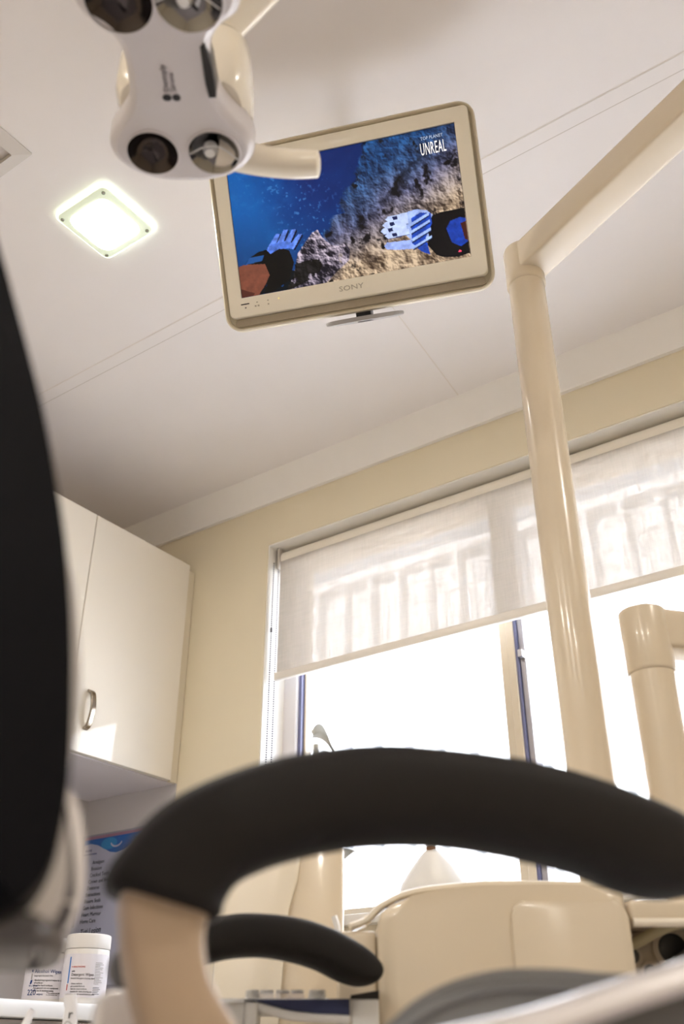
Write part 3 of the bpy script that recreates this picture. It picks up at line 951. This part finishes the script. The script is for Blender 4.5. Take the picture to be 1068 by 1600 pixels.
for (a, b) in ((.645, .02), (.70, .018), (.76, .02), (.82, .016)):
    paint([(.765, a + .03), (.85, a - .03), (.852, a - .03 + b), (.768, a + .03 + b)], (.62, .72, .95), .15)
    paint([(.768, a + .03 + b), (.852, a - .03 + b), (.852, a - .02 + b), (.768, a + .042 + b)], (.05, .08, .25))
# left hand and arm
paint([(.0, .755), (.06, .735), (.12, .76), (.15, .82), (.11, .93), (.075, 1.0), (.0, 1.0)], (.46, .26, .20), .12)
paint([(.0, .93), (.06, .98), (.05, 1.0), (.0, 1.0)], (.30, .15, .12))
paint([(.055, .70), (.10, .665), (.19, .66), (.235, .70), (.25, .80), (.22, .93), (.13, 1.0), (.10, 1.0), (.135, .86), (.12, .77), (.03, .745)], (.018, .018, .03))
paint([(.03, .75), (.055, .70), (.12, .70), (.11, .74)], (.10, .30, .55))
for (xa, ya, xb, yb, w) in ((.15, .655, .195, .555, .012), (.185, .655, .232, .535, .012), (.215, .665, .268, .545, .012), (.24, .68, .292, .590, .011)):
    paint([(xa - w, ya), (xb - w * .8, yb), (xb + w * .7, yb + .005), (xa + w * 1.3, ya + .02)], (.36, .50, .86), .25)
    paint([(xa + w * 1.3, ya + .02), (xb + w * .7, yb + .005), (xb + w * 1.1, yb + .02), (xa + w * 1.8, ya + .03)], (.03, .05, .16))
paint([(.135, .665), (.16, .63), (.22, .625), (.26, .65), (.25, .69), (.19, .675), (.15, .70)], (.30, .44, .80), .25)
vg = np.clip(1.0 - .25 * np.clip((np.hypot(U - .5, (T - .5)) - .45) * 2, 0, 1), 0, 1)
lin = np.where(img <= .04045, img / 12.92, ((np.clip(img, 0, 1) + .055) / 1.055) ** 2.4)
gx = (U - .5) * 2 * hw
gy = (.5 - T) * 2 * hh
Wl = MW[tv].inverted() @ FT
Wn = np.array(Wl)
co = np.stack([gx, gy, np.full_like(gx, -.0006), np.ones_like(gx)], -1).reshape(-1, 4) @ Wn.T
me = bpy.data.meshes.new('screen')
me.from_pydata(co[:, :3].tolist(), [], grid_faces(NX, NY))
ca_ = me.color_attributes.new('picture', 'FLOAT_COLOR', 'POINT')
rgba = np.ones((NX * NY, 4), np.float32)
rgba[:, :3] = lin.reshape(-1, 3)
ca_.data.foreach_set('color', rgba.ravel())
ms, nt, p = principled('screen_picture')
at = nt.nodes.new('ShaderNodeAttribute')
at.attribute_name = 'picture'
p.inputs['Base Color'].default_value = (.004, .004, .004, 1)
p.inputs['Roughness'].default_value = .35
p.inputs['Specular IOR Level'].default_value = .2
nt.links.new(at.outputs['Color'], p.inputs['Emission Color'])
p.inputs['Emission Strength'].default_value = .95
me.materials.append(ms)
scr = bpy.data.objects.new('screen', me)
COL.objects.link(scr)
scr.parent = tv
scr['label'] = 'glowing picture of gloved hands over a rocky reef'
MW[scr] = MW[tv]
part('caption', text_bm('UNREAL', .0330, FT @ Matrix.Translation((.1565, hh - .048, .0002)), .0002, xs=.37, spacing=1.10), M['captionink'], scr)
part('caption', text_bm('TOP PLANET', .0088, FT @ Matrix.Translation((.1595, hh - .0195, .0002)), .0002, xs=.80, spacing=1.05), M['captionfaint'], scr)
part('corner_mark', prism([(.2030, -hh + .0125), (.2060, -hh + .012), (.2100, -hh + .0125), (.2088, -hh + .015), (.2060, -hh + .0165), (.2042, -hh + .0145)], .0002, .0004, X=FT), M['captionred'], scr)

# ------------------------------------------------------------------ operating light
lt = thing('operating_light', 'white four-lens dental operating light hanging at the top left', 'lamp', PA(-.19, .68, 1.68), ROTA)
ZL = 1.680
half = [(0, .7955), (.022, .7950), (.044, .790), (.064, .780), (.079, .765), (.085, .747), (.080, .727), (.066, .708), (.054, .690), (.048, .672),
        (.046, .650), (.046, .630), (.050, .612), (.062, .596), (.078, .584), (.085, .566), (.080, .543), (.062, .526), (.040, .516), (.02, .512), (0, .511)]
up = catmull([(x, y, 0) for x, y in half], 56)
poly = [(-.1875 + p.x, p.y) for p in up] + [(-.1875 - p.x, p.y) for p in up[-2:0:-1]]
area2 = sum(poly[i - 1][0] * poly[i][1] - poly[i][0] * poly[i - 1][1] for i in range(len(poly)))
sgn = 1 if area2 > 0 else -1
def inset(k):
    out = []
    n = len(poly)
    for i, (x, y) in enumerate(poly):
        t_ = (V(poly[(i + 1) % n]) - V(poly[i - 1])).normalized()
        out.append((x - t_.y * sgn * k, y + t_.x * sgn * k))
    return out
def ring(k, z):
    return [PA(x, y, z) for x, y in inset(k)]
part('body', loft([ring(.010, ZL + .046), ring(.002, ZL + .040), ring(.0, ZL + .030), ring(.0, ZL + .010), ring(.003, ZL + .003), ring(.009, ZL)][::-1], caps='top'), M['lightbody'], lt, angle=50)
LENS = ((-.2225, .7505, .0298), (-.1505, .750, .0298), (-.2255, .566, .0345), (-.155, .565, .0345))
cu = bpy.data.curves.new('face', 'CURVE')
cu.dimensions = '2D'
cu.fill_mode = 'BOTH'
for loop in [[(x, y) for x, y in inset(.009)]] + [[(a + (r + .0006) * math.cos(2 * PI * k / 48), b + (r + .0006) * math.sin(2 * PI * k / 48)) for k in range(48)] for a, b, r in LENS]:
    sp_ = cu.splines.new('POLY')
    sp_.points.add(len(loop) - 1)
    for q, (x, y) in zip(sp_.points, loop):
        q.co = (x, y, 0, 1)
    sp_.use_cyclic_u = True
ob_ = bpy.data.objects.new('face', cu)
me_ = bpy.data.meshes.new_from_object(ob_)
front = nb()
front.from_mesh(me_)
bpy.data.objects.remove(ob_)
bpy.data.curves.remove(cu)
bpy.data.meshes.remove(me_)
for v in front.verts:
    v.co = PA(v.co.x, v.co.y, ZL)
part('front_face', front, M['lightbody'], lt)
for i, (a, b, r) in enumerate(LENS):
    X = Matrix.Translation(PA(a, b, ZL)) @ Matrix.Rotation(ROTA, 4, 'Z')
    part('lens_rim', lathe([(r + .0022, -.0002), (r + .0018, -.0018), (r, -.0022), (r - .0004, .001)], X, 40), M['lightbody'], lt)
    cup = part('reflector', lathe([(r, -.0010), (r * .99, -.0006), (r * .8, .010), (r * .5, .018), (r * .2, .0215), (0, .022)], X, 40),
               M['lens'] if i in (0, 2) else M['mirror'], lt, 'smoky lens' if i in (0, 2) else 'mirror-like lens')
    if i in (1, 3):
        # bracket blade and bulb cap in front of the mirror cup
        part('blade', tube([X @ V((-r * .95, .002, 0)), X @ V((-r * .3, -.006, .003)), X @ V((r * .3, -.004, .003)), X @ V((r * .9, .010, 0))], .0009, 6, 14), M['white'], cup)
        part('bulb_cap', lathe([(0, .004), (.006, .005), (.0085, .010), (.0085, .018)], X @ Matrix.Translation((-.006, .006, 0)), 20), M['white'], cup)
part('sensor_window', prism([(-.1500, .616), (-.1445, .611), (-.1400, .640), (-.1385, .672), (-.1395, .677), (-.1475, .677), (-.1490, .660)], ZL - .0012, ZL + .030, .001, 1, X=MA), M['blackgloss'], lt, 'black sensor window')
# printed maker's name along the stem
FL = frame(PA(-.190, .672, ZL - .0004), -BX, AX * -1, -ZX)
FL = frame(PA(-.1885, .669, ZL - .0004), -BX, -AX, ZX * -1)
part('badge', text_bm('Dentsply\nSirona', .0090, FL @ Matrix.Translation((0, .002, 0)), .0003, line=.85), M['greyink'], lt)
e1 = [(-.0075 + .0042 * math.cos(2 * PI * k / 20), .0055 + .0050 * math.sin(2 * PI * k / 20)) for k in range(20)]
e2 = [(-.0075 + .0042 * math.cos(2 * PI * k / 20), -.0050 + .0046 * math.sin(2 * PI * k / 20)) for k in range(20)]
bm = prism(e1, 0, .0005, X=FL)
prism(e2, 0, .0005, X=FL, bm=bm)
part('badge', bm, M['ink'], lt)
# housing above the body
hx = Matrix.Translation(PA(-.1865, .735, 0)) @ Matrix.Rotation(ROTA, 4, 'Z')
hs = []
for z, sx, sy in ((ZL + .036, .070, .058), (ZL + .050, .077, .064), (ZL + .095, .078, .065), (ZL + .128, .076, .063), (ZL + .148, .066, .056), (ZL + .158, .050, .040), (ZL + .160, .010, .010)):
    hs.append([hx @ V((x * sx, y * sy, z)) for x, y in superell(40, 4.0)])
part('housing', loft(hs), M['creampale'], lt, 'cream joint housing', angle=60)
hsec = superell(20, 2.5)
part('handle', tube([PA(-.150, .765, ZL + .022), PA(-.105, .778, ZL + .022), PA(-.065, .786, ZL + .024), PA(-.036, .788, ZL + .026), PA(-.026, .788, ZL + .026)], None, n=24, sec=hsec,
     rs=[((.018 - .003 * i / 23) * (1 if i < 21 else (.93, .78, .4)[i - 21]),) * 2 for i in range(24)]), M['creampale'], lt, 'pale grip handle', angle=60)
sec4 = rrect(-1, -1, 1, 1, .45, 4)
part('yoke_arm', tube([PA(-.185, .735, ZL + .150), PA(-.13, .69, ZL + .190), PA(.02, .60, ZL + .260), PA(.30, .50, ZL + .345), PA(.60, .38, ZL + .36)], None, n=26, sec=sec4,
     rs=[(.026, .022)] * 26), M['creampale'], lt, 'cream carrying arm', angle=50)

# ------------------------------------------------------------------ light post
post = thing('lamp_post', 'tall cream post in front of the window with a long arm rising to the right', 'post', (-.483, 1.298, .949))
part('pole', cyl((-.483, 1.298, .949), (-.483, 1.298, 2.045), .0335, .0335, 40), M['cream'], post, angle=60)
bm = cyl((-.483, 1.298, 2.028), (-.483, 1.298, 2.122), .0365, .0365, 40, bev=.006)
part('elbow_collar', bm, M['cream'], post, angle=50)
d = V((.915, -.404, 0)).normalized()
nrm = V((-d.y, d.x, 0))
e0 = V((-.480, 1.297, 2.0855))
rings = []
for s, w, h in ((.000, .030, .0335), (.02, .031, .0335), (.30, .031, .0325), (.60, .030, .031), (1.10, .028, .028)):
    rings.append([e0 + d * s + nrm * x * w + ZX * y * h for x, y in superell(48, 11)])
part('arm', loft(rings), M['cream'], post, angle=50)
part('end_joint', cyl(e0 + d * 1.10 - ZX * .06, e0 + d * 1.10 + ZX * .05, .034, seg=28, bev=.005), M['cream'], post)

# second, shorter post
p2 = thing('tray_post', 'shorter cream post at the right edge with an arm turning right', 'post', (-.385, 1.335, .930))
part('pole', cyl((-.385, 1.335, .930), (-.385, 1.335, 1.255), .0325, .0325, 40), M['cream'], p2, angle=60)
part('elbow_collar', cyl((-.385, 1.335, 1.244), (-.385, 1.335, 1.345), .0355, .0355, 40, bev=.005), M['cream'], p2, angle=50)
d2 = V((.66, .751, 0)).normalized()
n2_ = V((-d2.y, d2.x, 0))
e2_ = V((-.385, 1.335, 1.3115))
rings = [[e2_ + d2 * s + n2_ * x * w + ZX * y * h for x, y in superell(48, 9)] for s, w, h in ((0, .030, .032), (.03, .030, .031), (.15, .030, .029), (.42, .028, .027))]
part('arm', loft(rings), M['cream'], p2, angle=50)
part('end_joint', cyl(e2_ + d2 * .42 - ZX * .06, e2_ + d2 * .42 + ZX * .04, .033, seg=28, bev=.005), M['cream'], p2)

# ------------------------------------------------------------------ treatment unit (console)
un = thing('treatment_unit', 'cream plastic treatment unit console with hose ports below the window', 'dental unit', PA(.25, 1.42, 0), ROTA)
prof = [(.043, .30), (.350, .30), (.350, .9445), (.300, .947), (.240, .9475), (.179, .9465), (.120, .941), (.085, .934), (.060, .925), (.048, .915), (.043, .900)]
X = MA @ Matrix(((1, 0, 0, 0), (0, 0, 1, 0), (0, 1, 0, 0), (0, 0, 0, 1)))
part('body', prism(prof, 1.250, 1.585, .014, 4, X=X), M['cream'], un, angle=40)
part('pedestal', box((.06, 1.30, 0), (.56, 1.55, .30), .02, 3, X=MA), M['cream'], un)
part('door_panel', prism(rrect(.206, .62, .3485, .9285, .020, 6), 1.2462, 1.2505, .003, 2, X=X), M['cream'], un, angle=40)
part('lid', tube([PA(.010, 1.285, .9015), PA(.030, 1.285, .909), PA(.050, 1.285, .926), PA(.085, 1.285, .9405), PA(.14, 1.285, .948), PA(.20, 1.285, .9515), PA(.346, 1.285, .9495)], None, n=30,
     up=tuple(BX), sec=rrect(-1, -1, 1, 1, .6, 4), rs=[(.0045, .019)] * 30), M['creampale'], un, 'pale curved lid edge')
part('side_ledge', box((-.006, 1.27, .30), (.042, 1.54, .8965), .006, 3, X=MA), M['cream'], un)
part('ledge_end', tube([PA(-.004, 1.30, .893), PA(-.006, 1.30, .905), PA(-.010, 1.30, .917)], .004, 10), M['white'], un)
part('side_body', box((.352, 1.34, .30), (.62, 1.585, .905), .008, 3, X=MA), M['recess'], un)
part('top_cap', box((.352, 1.248, .9045), (.62, 1.585, .9295), .006, 3, X=MA), M['cream'], un)
part('cap_lip', tube([PA(.354, 1.250, .9035), PA(.45, 1.246, .9025), PA(.62, 1.243, .900)], .0055, 10, 12), M['creampale'], un)
for a, z, r in ((.366, .893, .0095), (.371, .8745, .0135), (.392, .8560, .0125), (.425, .8830, .026)):
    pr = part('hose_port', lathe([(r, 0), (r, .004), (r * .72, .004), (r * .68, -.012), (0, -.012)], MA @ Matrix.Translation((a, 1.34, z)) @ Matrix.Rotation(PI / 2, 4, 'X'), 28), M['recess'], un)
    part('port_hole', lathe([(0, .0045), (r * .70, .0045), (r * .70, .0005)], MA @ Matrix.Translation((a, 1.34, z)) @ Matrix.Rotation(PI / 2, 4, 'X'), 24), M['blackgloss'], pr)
def hose(pts, r, m, label):
    o = part('hose', tube(pts, r, 12, 30), m, un, label, angle=60)
hose([PA(.366, 1.338, .886), PA(.376, 1.318, .889), PA(.400, 1.300, .9005), PA(.432, 1.290, .9075), PA(.48, 1.29, .900), PA(.55, 1.32, .86)], .0068, M['hose'], 'olive rubber hose')
hose([PA(.392, 1.338, .856), PA(.402, 1.310, .858), PA(.430, 1.290, .874), PA(.46, 1.285, .893), PA(.50, 1.30, .86)], .0060, M['grey'], 'dark hose')
hose([PA(.425, 1.338, .870), PA(.440, 1.31, .872), PA(.458, 1.30, .885), PA(.48, 1.31, .86)], .0055, M['blackgloss'], 'black handpiece hose')

# cream suction tower behind
tr = thing('suction_tower', 'cream suction column with a rounded clear-edged cover, left of the console', 'dental unit', PA(-.08, 1.58, 0), ROTA)
part('column', box((-.098, 1.552, 0), (.003, 1.66, 1.055), .008, 3, X=MA), M['cream'], tr)
cv = [(-.19, .60), (-.062, .60), (-.062, 1.035)] + [(-.062 - .128 * math.sin(k * PI / 16), .955 + .080 * math.cos(k * PI / 16)) for k in range(1, 9)]
cv = [(-.19, .60), (-.095, .60), (-.092, .93), (-.080, .96), (-.068, 1.0), (-.064, 1.035), (-.10, 1.048), (-.15, 1.045), (-.19, 1.02)]
part('cover', prism(cv, 1.541, 1.66, .008, 3, X=X), M['creampale'], tr)
part('foot_plate', box((-.20, 1.54, 0), (.01, 1.68, .60), .008, 2, X=MA), M['cream'], tr)

# ------------------------------------------------------------------ white bag on the sill
bg_ = thing('plastic_bag', 'white plastic bag tied to a peak on the window sill', 'bag', (-1.178, 2.045, 1.067))
prof = [(0, 0), (.050, 0), (.066, .010), (.070, .030), (.060, .060), (.042, .092), (.022, .120), (.008, .134), (.010, .142), (.013, .150), (0, .151)]
b2 = lathe(prof, None, 30)
for v in b2.verts:
    k = noise.noise(v.co * 30) * .006 * min(1, v.co.to_2d().length / .02)
    v.co.x = v.co.x * (1.35 + k * 8) + k
    v.co.y = v.co.y * .62 * (1 + k * 8)
bmesh.ops.translate(b2, vec=(-1.178, 2.047, 1.067), verts=b2.verts[:])
part('sack', b2, M['bag'], bg_, angle=25)
part('tie', lathe([(.0078, .130), (.012, .133), (.012, .137), (.0078, .140)], Matrix.Translation((-1.178, 2.047, 1.067)), 16), M['tie'], bg_)

# ------------------------------------------------------------------ dental chair
ch = thing('dental_chair', 'reclining dental chair with thick curved black armrests in the foreground', 'chair', PC(.2, .85, 0), ROTC)
XC = MC @ Matrix(((1, 0, 0, 0), (0, 0, 1, 0), (0, 1, 0, 0), (0, 0, 0, 1)))      # (c1, z) profile, extruded along c2
OUT = [(.034, .838), (.042, .857), (.069, .888), (.122, .914), (.189, .930), (.253, .932), (.310, .9285), (.355, .9205), (.396, .909), (.425, .896), (.440, .883), (.448, .870)]
INN = [(.103, .8215), (.105, .833), (.116, .846), (.146, .859), (.190, .8690), (.245, .8730), (.300, .8685), (.340, .8615), (.375, .8515), (.400, .8480), (.420, .8500), (.438, .8570)]
def armpad(off, shift, label, tip=.448, sc=1.0, dz=0.0, hs=1.0):
    n = 60
    o = catmull([(tip + (a - tip) * sc + shift, z + dz, 0) for a, z in OUT], n)
    i = catmull([(tip + (a - tip) * sc + shift, z + dz, 0) for a, z in INN], n)
    rings = []
    sec = superell(32, 3.0)
    for k in range(n):
        c, h = (o[k] + i[k]) / 2, (o[k] - i[k]) / 2 * hs
        s = 1.0
        if k > n - 7:
            s = math.sqrt(max(.02, 1 - ((k - (n - 7)) / 6.2) ** 2))
        if k == 0: s = .90
        if k == 1: s = .97
        rings.append([PC(c.x + h.x * y * s, off + x * .034 * s, c.y + h.y * y * s) for x, y in sec])
    p = part('armrest_pad', loft(rings), M['black'], ch, label, angle=60)
    prof = [(.850, .052, .093), (.836, .046, .098), (.815, .0485, .094), (.793, .054, .0985), (.775, .0605, .111), (.750, .072, .132), (.70, .10, .18), (.62, .13, .24)]
    pts = catmull([(z + dz, tip + (a - tip) * sc, tip + (b - tip) * sc) for z, a, b in prof], 24)
    rings = []
    for q in pts:
        z, a, b = q
        rings.append([PC((a + b) / 2 + shift + x * (b - a) / 2, off + .004 + y * .026, z) for x, y in superell(28, 5)])
    part('armrest_support', loft(rings), M['armbeige'], ch, 'beige armrest support', angle=50)
armpad(.585, 0.0, 'thick curved black armrest pad')
armpad(1.135, -.058, 'thick curved black armrest pad, far side', sc=.70, dz=-.024, hs=.74)
# backrest: dark near slab, pale cushions facing the window
slab = [(-.22, 1.42), (-.125, 1.36), (-.100, 1.26), (-.082, 1.165), (-.066, 1.120), (-.050, 1.078), (-.036, 1.040), (-.025, 1.005), (-.013, .962), (-.004, .917), (.002, .873),
        (.004, .846), (.002, .824), (-.006, .808), (-.020, .799), (-.06, .793), (-.22, .793)]
sl = catmull([(x, z, 0) for x, z in slab], 60)
part('backrest_shell', prism([(p.x + .003, p.y) for p in sl], .415, .475, .022, 5, X=XC), M['navyblack'], ch, 'dark backrest shell', angle=60)
cush = [(-.20, 1.40), (-.15, 1.335), (-.105, 1.212), (-.085, 1.146), (-.066, 1.10), (-.040, 1.050), (-.013, .996), (-.003, .972), (.004, .940), (.008, .915), (.009, .890), (.006, .872), (-.01, .862), (-.20, .862)]
cs = catmull([(x, z, 0) for x, z in cush], 60)
part('back_cushion', prism([(p.x - .001, p.y) for p in cs], .478, .66, .024, 5, X=XC), M['vinyl'], ch, 'pale grey upper back cushion', angle=60)
low = [(-.20, .876), (-.03, .884), (.006, .878), (.015, .868), (.020, .854), (.0235, .835), (.0235, .820), (.019, .809), (.010, .803), (-.03, .797), (-.20, .797)]
lw = catmull([(x, z, 0) for x, z in low], 50)
part('lumbar_cushion', prism([(p.x - .001, p.y) for p in lw], .515, .64, .014, 4, X=XC), M['vinyl'], ch, 'pale grey lumbar cushion', angle=60)
lob = [(-.20, .862), (-.02, .868), (.004, .861), (.009, .850), (.013, .832), (.014, .818), (.011, .808), (.003, .803), (-.03, .800), (-.20, .800)]
lb_ = catmull([(x, z, 0) for x, z in lob], 50)
part('side_bolster', prism([(p.x - .001, p.y) for p in lb_], .462, .517, .016, 4, X=XC), M['vinyl'], ch, 'pale grey side bolster', angle=60)
part('seam', tube([PC(.0055, .516, .866), PC(.0105, .516, .850), PC(.0145, .516, .833), PC(.0155, .516, .818), PC(.011, .516, .8045)], .0034, 8, 20), M['vinylseam'], ch)
part('lower_rim', tube([PC(-.14, .438, .800), PC(-.03, .440, .800), (PC(-.004, .455, .801)), PC(.008, .490, .802), PC(.012, .56, .803), PC(.006, .62, .804), PC(-.05, .64, .804)], .0065, 14, 30), M['rimgrey'], ch, angle=60)
part('backrest_underside', box((-.22, .44, .797), (.004, .62, .806), .004, 2, X=MC), M['rimgrey'], ch, 'dark underside of the backrest')
# seat
seat = [(.13, .735), (.18, .758), (.208, .7725), (.226, .785), (.252, .7965), (.286, .8035), (.327, .8045), (.363, .803), (.42, .806), (.60, .83), (.90, .86), (.90, .79), (.60, .75), (.36, .72), (.16, .70)]
se = catmull([(x, z, 0) for x, z in seat], 70)
sbm = prism([(p.x, p.y) for p in se], .598, .83, .014, 4)
for v in sbm.verts:      # the cushion's end is rounded off towards the far side
    v.co.x += .50 * (v.co.z - .598) * max(0, min(1, (.50 - v.co.x) / .25))
bmesh.ops.transform(sbm, matrix=XC, verts=sbm.verts[:])
part('seat_cushion', sbm, M['greyvinyl'], ch, 'dark grey seat cushion', angle=50)
part('seat_welt', tube([PC(a, .597, z - .0075) for a, z in ((.205, .770), (.226, .7835), (.252, .7945), (.286, .8010), (.327, .8015), (.363, .800), (.45, .806), (.7, .838))], .0032, 8, 40), M['greyvinyl2'] if 'greyvinyl2' in M else M['greyvinyl'], ch, angle=60)
# sloping near shell of the seat
rim = catmull([(.10, .742, 0), (.16, .752, 0), (.207, .7615, 0), (.252, .7705, 0), (.294, .7815, 0), (.337, .7925, 0), (.42, .812, 0), (.60, .842, 0), (.90, .872, 0)], 40)
rings = []
for p in rim:
    prof_ = [(.480, -.0085), (.4765, -.004), (.478, .002), (.484, .0065), (.500, .0070), (.560, .0010), (.599, -.004), (.599, -.0085), (.500, -.0085)]
    rings.append([PC(p.x, b, p.y + z) for b, z in prof_])
part('seat_shell', loft(rings), M['silver'], ch, 'silver sloping seat shell', angle=45)
rings = []
for p in rim:
    prof_ = [(.484, -.009), (.484, -.060), (.597, -.075), (.597, -.009), (.500, -.009)]
    rings.append([PC(p.x, b, p.y + z) for b, z in prof_])
part('seat_underside', loft(rings), M['grey'], ch, 'dark seat underside')
# column, base and joint
part('lift_column', box((.28, .74, .10), (.52, .96, .76), .03, 3, X=MC), M['creampale'], ch)
part('base_plate', box((.10, .62, 0), (.80, 1.08, .10), .03, 3, X=MC), M['creampale'], ch)
part('back_hinge', box((-.10, .72, .62), (.34, .98, .735), .03, 3, X=MC), M['midgrey'], ch)
part('hinge_knob', lathe([(0, 0), (.011, .001), (.0135, .006), (.0135, .012), (.011, .018), (0, .020)], MC @ Matrix.Translation((.066, .705, .8065)) @ Matrix.Rotation(PI / 2, 4, 'X'), 24), M['grey'], ch, 'dark hinge knob')
part('hinge_cover', box((.046, .668, .70), (.092, .72, .7935), .012, 3, X=MC), M['vinyl'], ch)

# ------------------------------------------------------------------ instrument table and what stands on it
it = thing('instrument_table', 'white instrument table with a navy front panel behind the far armrest', 'table', PA(-.12, 1.33, 0), ROTA)
K = 1.21 / 1.092
def KP(a, b, z): return PA(a * K, 1.21 + (b - 1.092), (.75 + (z + .004 - .75) * K))
ZT = .75 + (.8125 - .75) * K
part('top', box((-.26, 1.215, ZT - .009), (-.012, 1.45, ZT), .003, 2, X=MA), M['white'], it)
part('front_shelf', box((-.013, 1.215, .780), (.042, 1.247, .787), .002, 2, X=MA), M['white'], it)
pan = [(.008, .8075), (.008, .7925), (-.03, .7945), (-.058, .798), (-.075, .8020), (-.088, .8055), (-.100, .8070)]
pan = [(a * K, .75 + (z + .004 - .75) * K) for a, z in pan]
part('navy_panel', prism(pan, 1.205, 1.216, .001, 1, X=X), M['navy'], it, 'navy blue front panel')
part('white_lip', tube([KP(-.090, 1.095, .802), KP(-.072, 1.093, .797), KP(-.045, 1.092, .7915), KP(.008, 1.092, .7885)], None, n=24, sec=superell(14, 3), rs=[(.0065, .005)] * 24), M['white'], it, angle=60)
part('corner_post', box((-.109, 1.200, .772), (-.095, 1.222, .75 + .0575 * K), .002, 2, X=MA), M['white'], it)
part('side_block', box((-.26, 1.205, .772), (-.109, 1.44, ZT - .003), .004, 2, X=MA), M['white'], it)
part('drawer', box((-.255, 1.23, .10), (-.014, 1.44, .7725), .006, 2, X=MA), M['white'], it)
part('tray_edge', box((-.095, 1.215, .7725), (-.014, 1.44, .788), .003, 2, X=MA), M['white'], it)
for a in (-.235, -.035):
    for b in (1.25, 1.42):
        part('caster', lathe([(0, -.012), (.028, -.012), (.034, -.006), (.034, .006), (.028, .012), (0, .012)], MA @ Matrix.Translation((a, b, .034)) @ Matrix.Rotation(PI / 2, 4, 'Y'), 20), M['grey'], it)
        part('caster_stem', cyl(PA(a, b, .034), PA(a, b, .102), .008, seg=10), M['chrome'], it)
bx = thing('waste_box', 'small pale grey box with a black lid beside the console', 'box', PA(.024, 1.232, .787), ROTA)
part('body', box((.0100, 1.217, .787), (.0420, 1.246, .8185), .0015, 1, X=MA), M['white'], bx)
part('lid', prism([(.0097, .8185), (.0423, .8185), (.0423, .8275), (.0097, .8225)], 1.2165, 1.2465, .0008, 1, X=X), M['blackgloss'], bx)
jars = [(-.094, .008, 'white'), (-.079, .0085, 'clear'), (-.062, .0085, 'clear'), (-.047, .008, 'clear'), (-.026, .010, 'white')]
names = ['small white jar leftmost in the row behind the navy panel', 'small clear jar next to the leftmost white jar', 'small clear jar in the middle of the row behind the navy panel',
         'small clear jar left of the right white jar', 'small white jar rightmost in the row behind the navy panel']
for (a, r, m), lb in zip(jars, names):
    q = PA(a * K, 1.235, ZT)
    j = thing('jar', lb, 'jar', q, 0, 'small jars on the instrument table')
    X2 = Matrix.Translation(q)
    part('body', lathe([(0, 0), (r, 0), (r, .0055), (r * .9, .0065), (0, .0065)], X2, 20), M[m], j)
    part('lid', lathe([(0, .0065), (r * .95, .0065), (r * .95, .0095), (0, .010)], X2, 20), M['white'] if m == 'clear' else M['white'], j)

# cart with two suction tips at the lower left
ct = thing('instrument_cart', 'low white cart at the bottom left below the picture edge', 'cart', PA(-.40, 1.45, 0), ROTA)
part('cabinet', box((-.52, 1.36, .08), (-.30, 1.54, .772), .01, 2, X=MA), M['white'], ct)
part('top', box((-.53, 1.35, .772), (-.29, 1.55, .785), .004, 2, X=MA), M['white'], ct)
for z in (.12, .34, .56):
    dd = part('drawer', box((-.51, 1.352, z), (-.31, 1.361, z + .20), .003, 1, X=MA), M['white'], ct)
    part('handle', box((-.45, 1.342, z + .15), (-.37, 1.353, z + .16), .003, 1, X=MA), M['chrome'], dd)
for a in (-.50, -.32):
    for b in (1.38, 1.52):
        part('caster', cyl(PA(a - .012, b, .032), PA(a + .012, b, .032), .032, seg=18, bev=.006), M['grey'], ct)
        part('caster_stem', cyl(PA(a, b, .034), PA(a, b, .085), .009, seg=10), M['chrome'], ct)
s1 = thing('suction_tip', 'wide white paper-wrapped suction tip with a dark mark, in front of the tubs', 'suction tip', PA(-.366, 1.45, .785), 0, 'white tips standing on the cart')
sec = superell(20, 3)
b1 = tube([PA(-.366, 1.45, .785), PA(-.366, 1.45, .806), PA(-.3665, 1.45, .820), PA(-.3695, 1.45, .829), PA(-.3705, 1.45, .837)], None, n=18, up=tuple(BX), sec=sec,
          rs=[(.0085 if i > 9 else .0085 + .0022 * (1 - i / 9), .0055) for i in range(18)])
part('sleeve', b1, M['paper'], s1, angle=60)
part('bore', prism([(x * .0065, y * .0038) for x, y in superell(16, 3)], 0, .0006, X=frame(PA(-.3705, 1.45, .8371), AX, BX, ZX)), M['midgrey'], s1)
part('print', text_bm('r', .016, frame(PA(-.368, 1.4425, .808), AX, ZX, -BX), .0004), M['ink'], s1)
part('print', tube([PA(-.3735, 1.4425, .798), PA(-.368, 1.4418, .8045), PA(-.3615, 1.4418, .801), PA(-.3585, 1.4425, .793)], .0006, 6, 12), M['midgrey'], s1)
s2 = thing('suction_tip', 'thin slanted white suction tip at the bottom left corner', 'suction tip', PA(-.432, 1.45, .785), 0, 'white tips standing on the cart')
part('straw', tube([PA(-.432, 1.45, .785), PA(-.426, 1.45, .800), PA(-.4185, 1.45, .8185)], .0052, 14), M['paper'], s2, angle=60)
part('bore', cyl(PA(-.4187, 1.45, .8182), PA(-.4183, 1.45, .8189), .0036, seg=12), M['midgrey'], s2)
